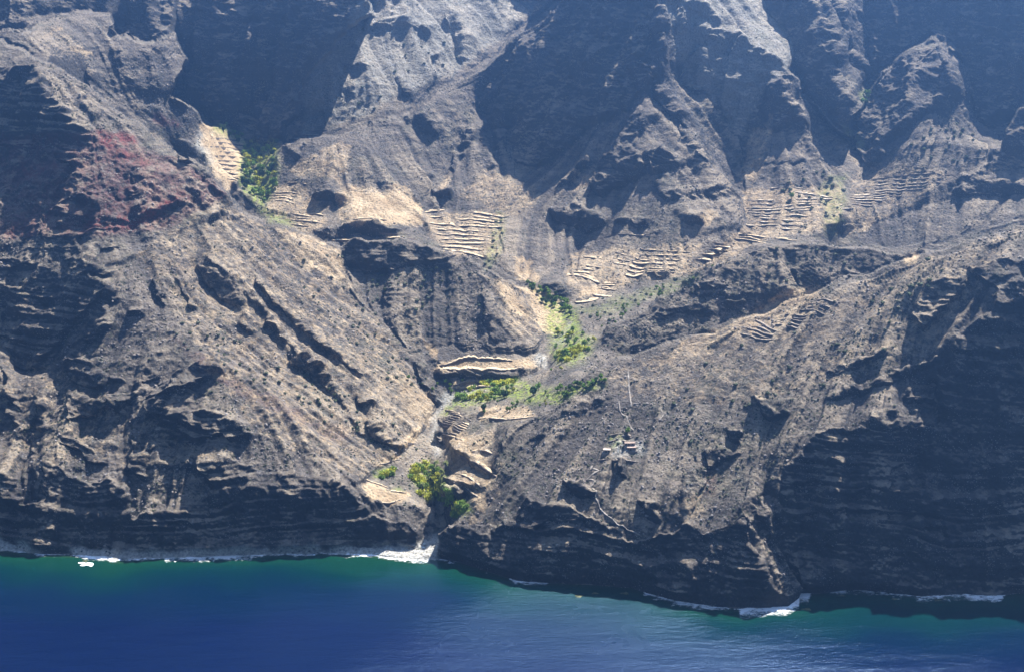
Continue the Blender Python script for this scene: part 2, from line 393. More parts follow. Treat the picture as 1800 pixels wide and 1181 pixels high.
def crest_warp(UU, VV):
    return (UU + 7 * noise2(UU / 45, VV / 32, 1) + 3.5 * noise2(UU / 17, VV / 13, 2),
            VV + 7 * noise2(UU / 45, VV / 32, 4) + 3.5 * noise2(UU / 17, VV / 13, 5))
def solve_terrain(step):
    us = np.arange(-420, 2221, step, dtype=float)
    vs = np.arange(-200, 1101, step, dtype=float)
    UU, VV = np.meshgrid(us, vs)
    # ragged edges for the facets
    wu = UU + 7 * noise2(UU / 45, VV / 32, 1) + 4.5 * noise2(UU / 17, VV / 13, 2) + 2.5 * noise2(UU / 8, VV / 7, 3)
    wv = VV + 6 * noise2(UU / 45, VV / 32, 4) + 3.5 * noise2(UU / 17, VV / 13, 5) + 2.0 * noise2(UU / 8, VV / 7, 6)
    sf = np.zeros(UU.shape + (2,))
    sf[...] = (32, 5)
    hard = np.ones(UU.shape)                            # how firmly a facet keeps its pitch
    for s, f, p, *w in FACETS:
        paint(pts(p), wu, wv, sf, (s, f))
        paint(pts(p), wu, wv, hard, w[0] if w else (2.2 if s >= 56 else 1.0))
    top = np.clip((-5 - VV) / 50, 0, 1)
    sl = np.radians(sf[..., 0] * (1 - top) + np.minimum(sf[..., 0], 22) * top)
    fa = np.radians(sf[..., 1])
    N = np.stack([np.sin(sl) * np.sin(fa), -np.sin(sl) * np.cos(fa), np.cos(sl)], -1)
    N = blur(N, 1)
    N /= np.linalg.norm(N, axis=-1, keepdims=True)
    k = kv(VV); a = av(UU, VV)
    dot = a * N[..., 0] + N[..., 1] - k * N[..., 2]
    dot = np.minimum(dot, -0.06)
    e = 0.5
    du = (av(UU + e, VV) - av(UU - e, VV)) / (2 * e)
    dva = (av(UU, VV + e) - av(UU, VV - e)) / (2 * e)
    dvk = (kv(VV + e) - kv(VV - e)) / (2 * e)
    Lu = -(du * N[..., 0]) / dot * step
    Lv = -(dva * N[..., 0] - dvk * N[..., 2]) / dot * step
    gx = 0.5 * (Lu[:, 1:] + Lu[:, :-1]); gy = 0.5 * (Lv[1:] + Lv[:-1])
    eps = (0.00022 * step) ** 2
    ex = 1.0 + 0.35 * np.clip((VV - 350) / 150, 0, 1)
    wn = (eps / (Lu * Lu + Lv * Lv + eps)) ** ex
    wx = 0.5 * (wn[:, 1:] + wn[:, :-1]); wy = 0.5 * (wn[1:] + wn[:-1])
    wx = wx * hard[:, 1:]; wy = wy * hard[1:]
    bx = np.zeros(wx.shape, bool); by = np.zeros(wy.shape, bool)
    cwx = crest_warp(UU[:, 1:] - step / 2, VV[:, 1:]); cwy = crest_warp(UU[1:], VV[1:] - step / 2)
    for p in BREAKS:                                    # only links that cross a crest line are cut
        bx |= line_mask(pts(p), *cwx, step * 0.72)
        by |= line_mask(pts(p), *cwy, step * 0.72)
    wx = np.where(bx, wx * 0.0004, wx); wy = np.where(by, wy * 0.0004, wy)
    wa = np.zeros(UU.shape); La = np.zeros(UU.shape)
    shore_v = np.interp(us, SHORE[:, 0], SHORE[:, 1])[None, :] + 2.0 * noise2(UU / 22, 0 * VV, 9) + 1.5 * noise2(UU / 9, 0 * VV, 8)
    sea = VV > shore_v
    wa[sea] = 20.0; La[sea] = np.log(CAM_H / k[sea])
    for p in ANCHORS_Z:
        P = pts(p)
        for A, B in zip(P[:-1], P[1:]):
            n = int(np.hypot(*(B - A)[:2]) / (step * 0.5)) + 2
            for t in np.linspace(0, 1, n):
                u, v, z = A + (B - A) * t
                j = int(round((u + 420) / step)); i = int(round((v + 200) / step))
                if 0 <= i < len(vs) and 0 <= j < len(us) and not sea[i, j]:
                    wa[i, j] = 0.5; La[i, j] = math.log((CAM_H - z) / kv(v))
    return us, vs, wx, wy, gx, gy, wa, La, shore_v, sf, N
def amul(L, wx, wy, wa):
    r = wa * L
    d = wx * (L[:, 1:] - L[:, :-1]); r[:, 1:] += d; r[:, :-1] -= d
    d = wy * (L[1:] - L[:-1]); r[1:] += d; r[:-1] -= d
    return r
def cg(L, wx, wy, gx, gy, wa, La, iters):
    b = wa * La
    d = wx * gx; b[:, 1:] += d; b[:, :-1] -= d
    d = wy * gy; b[1:] += d; b[:-1] -= d
    D = wa + 1e-9
    D = D.copy(); D[:, 1:] += wx; D[:, :-1] += wx; D[1:] += wy; D[:-1] += wy
    r = b - amul(L, wx, wy, wa); z = r / D; p = z.copy(); rz = (r * z).sum()
    for _ in range(iters):
        Ap = amul(p, wx, wy, wa)
        al = rz / (p * Ap).sum()
        L = L + al * p; r = r - al * Ap; z = r / D
        rn = (r * z).sum(); p = z + rn / rz * p; rz = rn
    return L
def resample(A, us, vs, U2, V2):
    """Bilinear look-up of A given on (vs, us) at points (V2, U2)."""
    fu = np.clip((U2 - us[0]) / (us[1] - us[0]), 0, len(us) - 1.001)
    fv = np.clip((V2 - vs[0]) / (vs[1] - vs[0]), 0, len(vs) - 1.001)
    j = fu.astype(int); i = fv.astype(int); fu = fu - j; fv = fv - i
    return (A[i, j] * (1 - fu) * (1 - fv) + A[i, j + 1] * fu * (1 - fv) + A[i + 1, j] * (1 - fu) * fv + A[i + 1, j + 1] * fu * fv)
L = None
for step, iters in ((32, 500), (16, 900), (8, 1500), (4, 1000), (2, 60)):
    us, vs, wx, wy, gx, gy, wa, La, shore_v, sf, NF = solve_terrain(step)
    if L is None:
        L = np.full((len(vs), len(us)), math.log(1200.0))
    else:
        UU, VV = np.meshgrid(us, vs)
        L = resample(L, pus, pvs, UU, VV)
    L = cg(L, wx, wy, gx, gy, wa, La, iters)
    for _ in range(1):           # let misfits gather in sharp creases instead of spreading
        q = 0.0002 * step
        rx = np.abs(L[:, 1:] - L[:, :-1] - gx); ry = np.abs(L[1:] - L[:-1] - gy)
        m = np.clip((np.meshgrid(us, vs)[1] - 350) / 150, 0, 1)
        L = cg(L, wx / (1 + m[:, 1:] * rx / q), wy / (1 + m[1:] * ry / q), gx, gy, wa, La, iters // 2)
    pus, pvs = us, vs
# <<< TERRAIN

# ------------------------------------------------------------------ from the solved ground to a detailed mesh
UU, VV = np.meshgrid(us, vs)
near_crest = np.zeros(UU.shape, bool)
CW = crest_warp(UU, VV)
for p in BREAKS:
    near_crest |= line_mask(pts(p), *CW, 4.6)
L = np.where(near_crest, L, blur(L, 1))
sgrid = blur(sf[..., 0].copy(), 2)                    # facet steepness, for rockiness
Yg = np.exp(L)
def world_pts(U2, V2, Y2):
    return np.stack([av(U2, V2) * Y2, Y2, CAM_H - kv(V2) * Y2], -1)
def grid_normals(Pg):
    du = np.empty_like(Pg); dv = np.empty_like(Pg)
    du[:, 1:-1] = Pg[:, 2:] - Pg[:, :-2]; du[:, 0] = Pg[:, 1] - Pg[:, 0]; du[:, -1] = Pg[:, -1] - Pg[:, -2]
    dv[1:-1] = Pg[2:] - Pg[:-2]; dv[0] = Pg[1] - Pg[0]; dv[-1] = Pg[-1] - Pg[-2]
    n = np.cross(dv, du)
    n /= np.linalg.norm(n, axis=-1, keepdims=True) + 1e-9
    return n * np.sign(n[..., 2:3] + 1e-9)
# runnels: noise smeared along the fall line of the smoothed ground
def runnels():
    Ls = blur(L, 20)
    Ps = world_pts(UU, VV, np.exp(Ls))
    n = blur(grid_normals(Ps), 4)
    gxh = n[..., 0]; gyh = n[..., 1]
    m = np.hypot(gxh, gyh) + 1e-6
    gxh, gyh = gxh / m, gyh / m
    dux = np.gradient(Ps[..., 0], axis=1); duy = np.gradient(Ps[..., 1], axis=1)
    dvx = np.gradient(Ps[..., 0], axis=0); dvy = np.gradient(Ps[..., 1], axis=0)
    det = dux * dvy - dvx * duy
    det = np.where(np.abs(det) < 1e-3, 1e-3 * np.sign(det + 1e-12), det)
    fu = (dvy * gxh - dvx * gyh) / det; fv = (-duy * gxh + dux * gyh) / det      # grid cells per metre downhill
    mx = np.maximum(1.0, np.hypot(fu, fv) / 1.6)
    fu /= mx; fv /= mx
    x, y = Ps[..., 0], Ps[..., 1]
    base = 0.8 * noise2(x / 5.5, y / 5.5, 21) + 0.75 * noise2(x / 13, y / 13, 22) + 0.5 * noise2(x / 3.0, y / 3.0, 23)
    base2 = 1 - 2.2 * np.abs(noise2(x / 30, y / 30, 24)) + 0.4 * noise2(x / 60, y / 60, 25)
    acc = base.copy(); wsum = 1.0; acc2 = base2.copy()
    for sgn in (1, -1):
        i = np.arange(len(vs))[:, None] + 0 * UU; j = np.arange(len(us))[None, :] + 0 * UU
        for q in range(26):
            ii = np.clip(i, 0, len(vs) - 1).astype(int); jj = np.clip(j, 0, len(us) - 1).astype(int)
            i = i + sgn * 2.6 * fv[ii, jj]; j = j + sgn * 2.6 * fu[ii, jj]
            ii = np.clip(i, 0, len(vs) - 1).astype(int); jj = np.clip(j, 0, len(us) - 1).astype(int)
            w = 1 - q / 27
            acc += w * base[ii, jj]; acc2 += w * base2[ii, jj]; wsum += w
    return acc / wsum * 3.0, acc2 / wsum * 2.0
run, run_big = runnels()

mu = np.concatenate([np.arange(-420, -8, 7), np.arange(-8, 1808, 1.6), np.arange(1810, 2221, 7)])
mv = np.concatenate([np.arange(-200, -6, 7), np.arange(-6, 1098, 1.35)])
MU, MV = np.meshgrid(mu, mv)
Lm = resample(L, us, vs, MU, MV)
P0 = world_pts(MU, MV, np.exp(Lm))
NF = blur(NF, 5)
N0 = np.stack([resample(NF[..., k_], us, vs, MU, MV) for k_ in range(3)], -1)
N0 /= np.linalg.norm(N0, axis=-1, keepdims=True)
rock = np.clip((resample(sgrid, us, vs, MU, MV) - 32) / 22, 0, 1)
crag = np.zeros(MU.shape)                             # the layered crags of the upper left
paint(pts("-420,235 160,238 330,285 405,350 425,385 330,400 210,470 100,480 -420,470"), MU, MV, crag, 0.95)
paint(pts("-420,520 20,500 120,620 250,640 390,720 350,830 -420,830"), MU, MV, crag, 0.6)
rock = np.maximum(rock, blur(crag, 10))
steep_m = np.clip((resample(blur(sf[..., 0].copy(), 1), us, vs, MU, MV) - 50) / 8, 0, 1)
flat_m = np.clip((resample(blur(sf[..., 0].copy(), 1), us, vs, MU, MV) - 6) / 14, 0.05, 1)
crest_far = np.zeros(UU.shape, bool)
for p in BREAKS:
    crest_far |= line_mask(pts(p), *CW, 15)
crest_far = blur(1.0 - crest_far, 12)
runm = resample(run, us, vs, MU, MV) * resample(crest_far, us, vs, MU, MV)
runb = resample(run_big, us, vs, MU, MV) * resample(crest_far, us, vs, MU, MV)
x, y, z = P0[..., 0], P0[..., 1], P0[..., 2]
land = MV < np.interp(mu, SHORE[:, 0], SHORE[:, 1])[None, :]
wz = z + 13 * noise2(x / 170, y / 170, 31) + 5 * noise2(x / 45, y / 45, 32) + 1.6 * noise2(x / 14, y / 14, 36)
cracks = 1 - 2 * np.abs(noise3(x / 11, y / 11, z / 70, 37)); cracks2 = 1 - 2 * np.abs(noise3(x / 26, y / 26, z / 110, 38))
strata = (noise3(x / 150, y / 150, wz / 9.0, 33) * 1.0 + noise3(x / 80, y / 80, wz / 3.6, 34) * 0.75 + noise3(x / 40, y / 40, wz / 1.7, 35) * 0.35)
strata = np.sign(strata) * np.abs(strata) ** 0.7
def ridged(s, seed):
    return 1 - 2 * np.abs(noise3(x / s, y / s, z / s, seed))
big = ridged(64, 40) * 5.0 + ridged(31, 41) * 3.4
mid = ridged(15, 42) * 2.2 + ridged(7.5, 43) * 1.2 + noise3(x / 10, y / 10, z / 10, 44) * 1.0
small = noise3(x / 3.6, y / 3.6, z / 3.6, 45) * 0.70 + noise3(x / 1.9, y / 1.9, z / 1.9, 46) * 0.42
patch = np.clip(0.55 + 0.9 * noise3(x / 55, y / 55, z / 40, 47), 0.1, 1.3)
disp = (big * (0.18 + 0.55 * rock) * flat_m + mid * (0.24 + 0.85 * rock * patch) * flat_m + small * (0.35 + 0.65 * rock)
        + strata * (0.10 + 1.4 * steep_m * (0.4 + patch) + 0.7 * rock * patch) * np.clip(rock * 1.5, 0, 1) * np.clip((1750 - y) / 500, 0.3, 1)
        + (cracks * 1.3 + cracks2 * 2.6) * steep_m * flat_m
        + runb * flat_m * (1.2 + 5.0 * np.clip((y - 1200) / 300, 0, 1)) * (0.35 + 0.65 * np.clip(rock * 1.6, 0, 1))
        + runm * (3.0 * (1 - 0.55 * steep_m)) * flat_m)
shore_d = np.clip((np.interp(mu, SHORE[:, 0], SHORE[:, 1])[None, :] - MV) / 14.0, 0, 1)
disp = disp * shore_d
PM = P0 + N0 * disp[..., None]
# below the water line the ground dives under the sea
below = np.clip(MV - np.interp(mu, SHORE[:, 0], SHORE[:, 1])[None, :], 0, None)
PM[..., 2] = np.where(below > 0, -0.10 * below - 0.3, np.maximum(PM[..., 2], 0.15 * np.clip(-below + 1, 0, 1)))

# ------------------------------------------------------------------ ground cover
# channel, strength, outline: t = dry straw, g = green growth, r = red tuff, p = pale stones or sand, and haze painted on the far slopes
COVER = [
 ("t", .8, "345,215 430,240 425,310 395,342 365,290"), ("t", .5, "480,320 540,330 580,400 540,415 470,372"),
 ("t", .95, "610,352 700,340 745,370 748,392 690,394 625,386"), ("t", .5, "590,330 720,330 750,400 600,400"),
 ("t", .45, "750,372 885,372 880,455 800,455 755,410"), ("t", .6, "900,450 930,455 950,500 905,490"),
 ("t", .45, "1000,440 1230,430 1215,485 1120,490 1040,530 990,500"), ("t", .9, "1010,520 1060,505 1050,520 1010,534"),
 ("t", .35, "840,480 950,520 955,600 900,600"), ("t", .7, "862,495 900,510 930,560 905,555 880,530"),
 ("t", 1., "762,655 775,640 850,628 945,630 940,648 850,652 775,653"), ("t", .9, "736,586 765,610 775,640 745,612"),
 ("t", .9, "692,792 712,772 735,750 733,782 712,792"), ("t", .7, "660,815 705,790 700,805 668,822"),
 ("t", 1., "638,850 665,848 690,868 725,862 718,882 690,890 648,876"), ("t", .9, "940,505 985,530 1000,580 965,590 945,560 920,505"),
 ("t", .8, "890,495 945,510 985,535 960,530"), ("t", .75, "795,668 855,668 850,684 800,682"),
 ("t", .7, "840,715 930,712 950,735 850,742"), ("t", .7, "780,745 800,745 828,790 800,785"), ("t", .5, "780,770 870,760 860,860 790,860"),
 ("t", .7, "1480,412 1540,388 1560,380 1520,405"), ("t", .8, "1590,455 1615,448 1612,462 1588,466"),
 ("t", .45, "1300,330 1480,330 1480,400 1320,430"), ("t", .3, "1500,300 1690,300 1600,370 1490,410"),
 ("t", .45, "1310,400 1360,410 1260,470 1210,480"), ("t", .5, "1380,510 1450,510 1420,560 1330,600 1300,560"),
 ("t", .25, "1060,650 1800,400 1650,620 1300,720 1100,700"), ("t", .45, "1200,600 1330,555 1300,600 1150,640"),
 ("t", .28, "400,350 430,380 600,440 620,520 740,650 770,700 640,850 440,760 300,540 240,450 330,380"),
 ("t", .55, "480,400 560,420 600,450 600,500 540,470"), ("t", .5, "680,650 760,700 750,760 720,740"),
 ("t", .5, "120,88 170,90 170,100 125,98"), ("t", .5, "65,68 120,45 100,62"), ("t", .5, "1480,240 1515,275 1510,300 1490,270"),
 ("t", .45, "600,330 500,300 590,250 620,260"), ("t", .4, "850,300 960,340 900,380 800,350"), ("t", .6, "770,320 800,300 790,330 765,345"),
 ("t", .4, "1010,300 1060,320 1000,350"), ("t", .6, "1220,370 1260,385 1230,410"), ("t", .5, "1330,230 1368,205 1330,330 1300,300"),
 ("t", .3, "840,830 900,800 860,900 820,930"), ("t", .8, "830,870 852,862 845,885 832,892"),
 ("t", .22, "0,620 120,650 300,760 420,820 0,830"), ("t", .35, "1190,880 1230,860 1240,910 1200,920"),
 ("g", .8, "425,250 490,252 486,330 465,368 425,345 418,300"), ("g", .6, "360,212 428,232 428,255 380,235"),
 ("g", .5, "420,340 470,368 520,395 480,392"), ("g", .5, "925,500 1010,545 1015,560 960,540"),
 ("g", .45, "960,560 1050,600 1030,635 975,640"), ("g", .9, "972,620 1010,605 1040,612 1000,640"),
 ("g", .25, "1000,545 1100,520 1230,480 1220,500 1060,560"), ("g", .75, "850,670 905,668 900,690 820,710 860,690"),
 ("g", .8, "970,690 1060,668 1070,675 1010,700 975,705"), ("g", .4, "900,670 970,675 970,710 900,712"),
 ("g", .85, "715,830 760,815 785,830 780,870 748,880 735,865"), ("g", .6, "658,835 690,822 690,838 665,842"),
 ("g", .7, "690,857 710,855 712,864 695,866"), ("g", .6, "782,858 800,860 798,880 785,878"), ("g", .8, "805,900 828,878 826,893 808,912"),
 ("g", .3, "1440,330 1490,300 1480,400 1450,420"), ("g", .35, "1480,220 1520,250 1515,262 1480,240"),
 ("g", .4, "1505,170 1530,172 1528,190 1512,190"), ("g", .3, "870,370 890,370 880,450 850,480 860,430"), ("g", .9, "795,705 850,678 910,668 965,688 1060,668 1065,678 970,706 880,700 815,716"), ("g", .7, "768,735 800,702 812,708 785,735"), ("g", .7, "940,520 1010,548 1030,600 1005,640 985,600 960,560"), ("g", .5, "1065,770 1095,765 1085,790 1068,800"),
 ("r", .9, "150,385 190,392 250,378 300,352 325,340 318,350 270,385 200,402 150,410"), ("r", .8, "165,228 235,240 245,256 200,262 170,248"),
 ("r", .4, "0,380 90,370 80,410 0,430"), ("r", .7, "190,262 260,285 255,297 200,282"), ("r", .45, "270,205 320,215 310,225 275,215"),
 ("r", .30, "0,240 160,238 330,285 400,350 300,400 150,420 0,420"), ("r", .6, "30,300 90,292 100,306 40,322"), ("r", .35, "1235,830 1255,830 1250,870 1235,870"), ("r", .16, "250,560 430,680 620,760 600,780 420,700"),
 ("p", 1., "-420,942 0,946 45,955 80,972 -420,980"), ("p", 1., "590,964 690,956 735,960 765,936 778,945 770,985 590,985"),
 ("p", .9, "130,962 200,966 200,984 130,984"), ("p", .8, "200,966 600,962 600,990 200,990"),
 ("p", .6, "755,735 765,740 775,805 766,806"), ("p", .6, "940,615 965,620 960,645 940,640"), ("p", .6, "1000,568 1010,575 990,610 975,600"),
 ("p", .5, "1070,778 1130,770 1135,795 1080,805"), ("p", .35, "780,692 792,692 766,740 758,738"), ("p", .5, "345,225 375,280 372,300 345,262"),
 ("p", .35, "640,0 900,0 930,30 800,130 640,200 530,240 540,130 610,60"), ("p", .3, "1165,0 1330,0 1400,100 1300,240 1180,120"), ("p", .4, "760,870 778,872 776,900 764,895"), ("p", .5, "780,690 850,680 840,700 775,720"),  # first two outlines paint distance haze onto the far sunlit slopes
]
CU = MU + 6 * noise2(MU / 24, MV / 18, 61) + 3.5 * noise2(MU / 9, MV / 7, 62)
CV = MV + 5 * noise2(MU / 24, MV / 18, 63) + 3 * noise2(MU / 9, MV / 7, 64)
cover = np.zeros(MU.shape + (4,), np.float32)
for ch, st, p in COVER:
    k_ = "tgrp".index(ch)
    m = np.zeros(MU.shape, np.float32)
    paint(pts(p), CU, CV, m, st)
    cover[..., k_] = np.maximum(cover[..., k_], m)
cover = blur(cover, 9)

# ------------------------------------------------------------------ helpers
C = scene.collection
def link(o, parent=None):
    C.objects.link(o)
    if parent is not None:
        o.parent = parent
    return o
def mesh_obj(name, verts, faces, mats, parent=None, face_mat=None, smooth=False):
    me = bpy.data.meshes.new(name)
    me.from_pydata([tuple(v) for v in verts], [], [tuple(f) for f in faces])
    for m in (mats if isinstance(mats, (list, tuple)) else [mats]):
        me.materials.append(m)
    if face_mat is not None:
        me.polygons.foreach_set("material_index", np.asarray(face_mat, np.int32))
    if smooth:
        me.polygons.foreach_set("use_smooth", np.ones(len(me.polygons), bool))
    me.update()
    return link(bpy.data.objects.new(name, me), parent)
def big_mesh(name, verts, quads, mat, smooth=True):
    """Fast path for large quad or triangle meshes given as numpy arrays."""
    me = bpy.data.meshes.new(name)
    nf, k_ = quads.shape
    me.vertices.add(len(verts)); me.vertices.foreach_set("co", np.ascontiguousarray(verts, np.float32).ravel())
    me.loops.add(nf * k_); me.loops.foreach_set("vertex_index", np.ascontiguousarray(quads, np.int32).ravel())
    me.polygons.add(nf); me.polygons.foreach_set("loop_start", np.arange(0, nf * k_, k_, dtype=np.int32))
    me.polygons.foreach_set("loop_total", np.full(nf, k_, np.int32))
    me.polygons.foreach_set("use_smooth", np.full(nf, smooth, bool))
    me.materials.append(mat)
    me.update(calc_edges=True)
    return link(bpy.data.objects.new(name, me))
def grid_quads(nv, nu):
    i = np.arange(nv - 1)[:, None] * nu + np.arange(nu - 1)[None, :]
    return np.stack([i, i + nu, i + nu + 1, i + 1], -1).reshape(-1, 4)
def add_attr(o, name, rgba):
    a = o.data.attributes.new(name, 'FLOAT_COLOR', 'POINT')
    a.data.foreach_set("color", np.ascontiguousarray(rgba, np.float32).ravel())
def tag(o, label=None, cat=None, group=None, kind=None):
    if label: o["label"] = label
    if cat:
        o["category"] = cat; o["kind"] = "thing"
    if group: o["group"] = group
    if kind: o["kind"] = kind
    return o
def empty(name, loc, rz=0.0):
    o = bpy.data.objects.new(name, None)
    o.empty_display_size = 1.0
    C.objects.link(o); o.location = loc; o.rotation_euler = (0, 0, rz)
    return o
def copy_tree(o, parent=None):
    c = o.copy(); C.objects.link(c); c.parent = parent
    for ch in o.children:
        if ch.name in bpy.data.objects:
            copy_tree(ch, c)
    return c
class NT:
    """Small helper for building node trees."""
    def __init__(self, name):
        self.mat = bpy.data.materials.new(name); self.mat.use_nodes = True
        self.t = self.mat.node_tree; self.t.nodes.clear()
        self.out = self.n("ShaderNodeOutputMaterial"); self.b = self.n("ShaderNodeBsdfPrincipled")
        self.t.links.new(self.b.outputs[0], self.out.inputs[0])
    def n(self, typ, **kw):
        nd = self.t.nodes.new(typ)
        for k_, v_ in kw.items(): setattr(nd, k_, v_)
        return nd
    def l(self, a, b): self.t.links.new(a, b)
    def noise(self, vec, scale, detail=4, rough=0.6):
        nd = self.n("ShaderNodeTexNoise"); nd.inputs["Scale"].default_value = scale
        nd.inputs["Detail"].default_value = detail; nd.inputs["Roughness"].default_value = rough
        if vec is not None: self.l(vec, nd.inputs["Vector"])
        return nd.outputs["Fac"]
    def ramp(self, fac, stops):
        nd = self.n("ShaderNodeValToRGB"); r = nd.color_ramp
        while len(r.elements) < len(stops): r.elements.new(0.5)
        for e, (p, c) in zip(r.elements, stops):
            e.position = p; e.color = (c + (1,)) if isinstance(c, tuple) else (c, c, c, 1)
        self.l(fac, nd.inputs[0]); return nd.outputs[0]
    def mix(self, fac, a, b, mode='MIX'):
        nd = self.n("ShaderNodeMix", data_type='RGBA', blend_type=mode)
        for s, v in ((0, fac), (6, a), (7, b)):
            if hasattr(v, "is_output"): self.l(v, nd.inputs[s])
            elif isinstance(v, tuple): nd.inputs[s].default_value = v + (1,)
            else: nd.inputs[s].default_value = v
        return nd.outputs[2]
    def math(self, op, a, b=0.0, clamp=False):
        nd = self.n("ShaderNodeMath", operation=op, use_clamp=clamp)
        for s, v in ((0, a), (1, b)):
            if hasattr(v, "is_output"): self.l(v, nd.inputs[s])
            else: nd.inputs[s].default_value = v
        return nd.outputs[0]
    def bump(self, h, strength, dist, normal=None):
        nd = self.n("ShaderNodeBump"); nd.inputs["Strength"].default_value = strength; nd.inputs["Distance"].default_value = dist
        self.l(h, nd.inputs["Height"])
        if normal is not None: self.l(normal, nd.inputs["Normal"])
        return nd.outputs[0]

# ------------------------------------------------------------------ materials
def ground_material():
    T = NT("volcanic_ground")
    geo = T.n("ShaderNodeNewGeometry"); pos = geo.outputs["Position"]
    att = T.n("ShaderNodeAttribute", attribute_name="cover"); sep = T.n("ShaderNodeSeparateColor"); T.l(att.outputs["Color"], sep.inputs[0])
    straw, green, red, pale = sep.outputs[0], sep.outputs[1], sep.outputs[2], att.outputs["Alpha"]
    big_n = T.noise(pos, 0.011, 4, 0.6)
    mid_n = T.noise(pos, 0.07, 5, 0.65)
    fine = T.noise(pos, 0.55, 5, 0.7)
    base = T.ramp(big_n, [(0.32, (0.100, 0.086, 0.072)), (0.5, (0.130, 0.113, 0.095)), (0.68, (0.122, 0.115, 0.078))])
    base = T.mix(T.ramp(mid_n, [(0.40, 0.0), (0.62, 1.0)]), base, (0.205, 0.172, 0.138))
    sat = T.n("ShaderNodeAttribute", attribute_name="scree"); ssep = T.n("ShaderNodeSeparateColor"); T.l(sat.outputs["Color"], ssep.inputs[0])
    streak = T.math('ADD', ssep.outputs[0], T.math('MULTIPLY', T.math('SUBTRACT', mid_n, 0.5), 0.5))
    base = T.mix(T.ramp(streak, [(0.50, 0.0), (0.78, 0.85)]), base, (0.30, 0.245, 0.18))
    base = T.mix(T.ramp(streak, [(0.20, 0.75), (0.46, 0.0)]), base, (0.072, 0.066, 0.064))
    # bedded rock: thin beds of different tone follow the height
    mp = T.n("ShaderNodeMapping"); T.l(pos, mp.inputs[0]); mp.inputs["Scale"].default_value = (0.012, 0.012, 0.28)
    beds = T.noise(mp.outputs[0], 1.0, 5, 0.7)
    base = T.mix(T.ramp(beds, [(0.42, 0.55), (0.55, 0.0)]), base, (0.075, 0.064, 0.060))
    base = T.mix(T.ramp(beds, [(0.56, 0.0), (0.66, 0.5)]), base, (0.20, 0.165, 0.145))
    # steep rock: darker, cooler than dusty slopes, with cliff shade painted into its colour
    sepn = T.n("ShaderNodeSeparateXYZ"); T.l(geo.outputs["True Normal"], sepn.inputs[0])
    bare_shade = T.ramp(T.math('ADD', sepn.outputs[2], T.math('MULTIPLY', T.math('SUBTRACT', mid_n, 0.5), 0.5)), [(0.50, 1.0), (0.72, 0.0)])
    base = T.mix(T.math('MULTIPLY', bare_shade, 0.9), base, T.mix(beds, (0.012, 0.013, 0.016), (0.058, 0.056, 0.058)))
    # red tuff
    base = T.mix(T.math('MULTIPLY', red, T.ramp(T.noise(pos, 0.12, 5, 0.7), [(0.40, 0.25), (0.55, 1.0)])), base, (0.19, 0.045, 0.042))
    # straw-dry grass
    sn = T.noise(pos, 0.14, 7, 0.78)
    sfac = T.ramp(T.math('ADD', T.math('MULTIPLY', straw, 0.95), T.math('MULTIPLY', T.math('SUBTRACT', sn, 0.5), 1.9)), [(0.20, 0.0), (0.66, 0.95)])
    sfac = T.math('MULTIPLY', sfac, T.ramp(straw, [(0.03, 0.0), (0.15, 1.0)]))
    scol = T.ramp(T.noise(pos, 0.04, 3), [(0.35, (0.34, 0.245, 0.15)), (0.65, (0.55, 0.42, 0.27))])
    base = T.mix(sfac, base, scol)
    # pale stones and sand, plus the painted haze of the far slopes
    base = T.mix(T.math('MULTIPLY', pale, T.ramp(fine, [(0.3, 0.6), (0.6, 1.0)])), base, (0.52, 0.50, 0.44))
    # green growth between the stones
    gcol = T.ramp(T.noise(pos, 0.25, 4), [(0.3, (0.10, 0.16, 0.03)), (0.7, (0.36, 0.40, 0.07))])
    base = T.mix(T.math('MULTIPLY', T.math('MULTIPLY', green, 1.3, True), T.ramp(T.noise(pos, 0.22, 7, 0.8), [(0.43, 0.05), (0.56, 1.0)])), base, gcol)
    # small dark scrub and pale loose stones, a few decimetres to a metre across
    v1 = T.n("ShaderNodeTexVoronoi"); v1.inputs["Scale"].default_value = 0.30; T.l(pos, v1.inputs["Vector"])
    scrub = T.math('MULTIPLY', T.ramp(v1.outputs["Distance"], [(0.20, 1.0), (0.34, 0.0)]), T.ramp(T.noise(pos, 0.03, 3), [(0.42, 0.15), (0.58, 0.9)]))
    base = T.mix(T.math('MULTIPLY', scrub, 0.8), base, (0.045, 0.052, 0.028))
    v2 = T.n("ShaderNodeTexVoronoi"); v2.inputs["Scale"].default_value = 0.62; T.l(pos, v2.inputs["Vector"])
    st = T.math('MULTIPLY', T.ramp(v2.outputs["Distance"], [(0.14, 1.0), (0.30, 0.0)]), T.ramp(T.noise(pos, 0.05, 3), [(0.45, 0.0), (0.6, 0.8)]))
    base = T.mix(st, base, (0.33, 0.31, 0.28))
    base = T.mix(0.75, base, T.ramp(fine, [(0.30, 0.60), (0.5, 1.0), (0.72, 1.45)]), 'MULTIPLY')
    T.l(base, T.b.inputs["Base Color"])
    T.b.inputs["Roughness"].default_value = 0.95; T.b.inputs["Specular IOR Level"].default_value = 0.15
    n1 = T.bump(v1.outputs["Distance"], 0.7, 1.4)
    n2 = T.bump(fine, 1.0, 2.2, n1)
    T.l(n2, T.b.inputs["Normal"])
    return T.mat
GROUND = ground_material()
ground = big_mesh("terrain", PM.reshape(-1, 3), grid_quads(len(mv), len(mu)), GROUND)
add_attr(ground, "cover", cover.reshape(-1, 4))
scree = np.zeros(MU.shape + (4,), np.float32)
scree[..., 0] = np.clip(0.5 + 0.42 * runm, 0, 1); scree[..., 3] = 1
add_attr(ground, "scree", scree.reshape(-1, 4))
tag(ground, kind="structure")

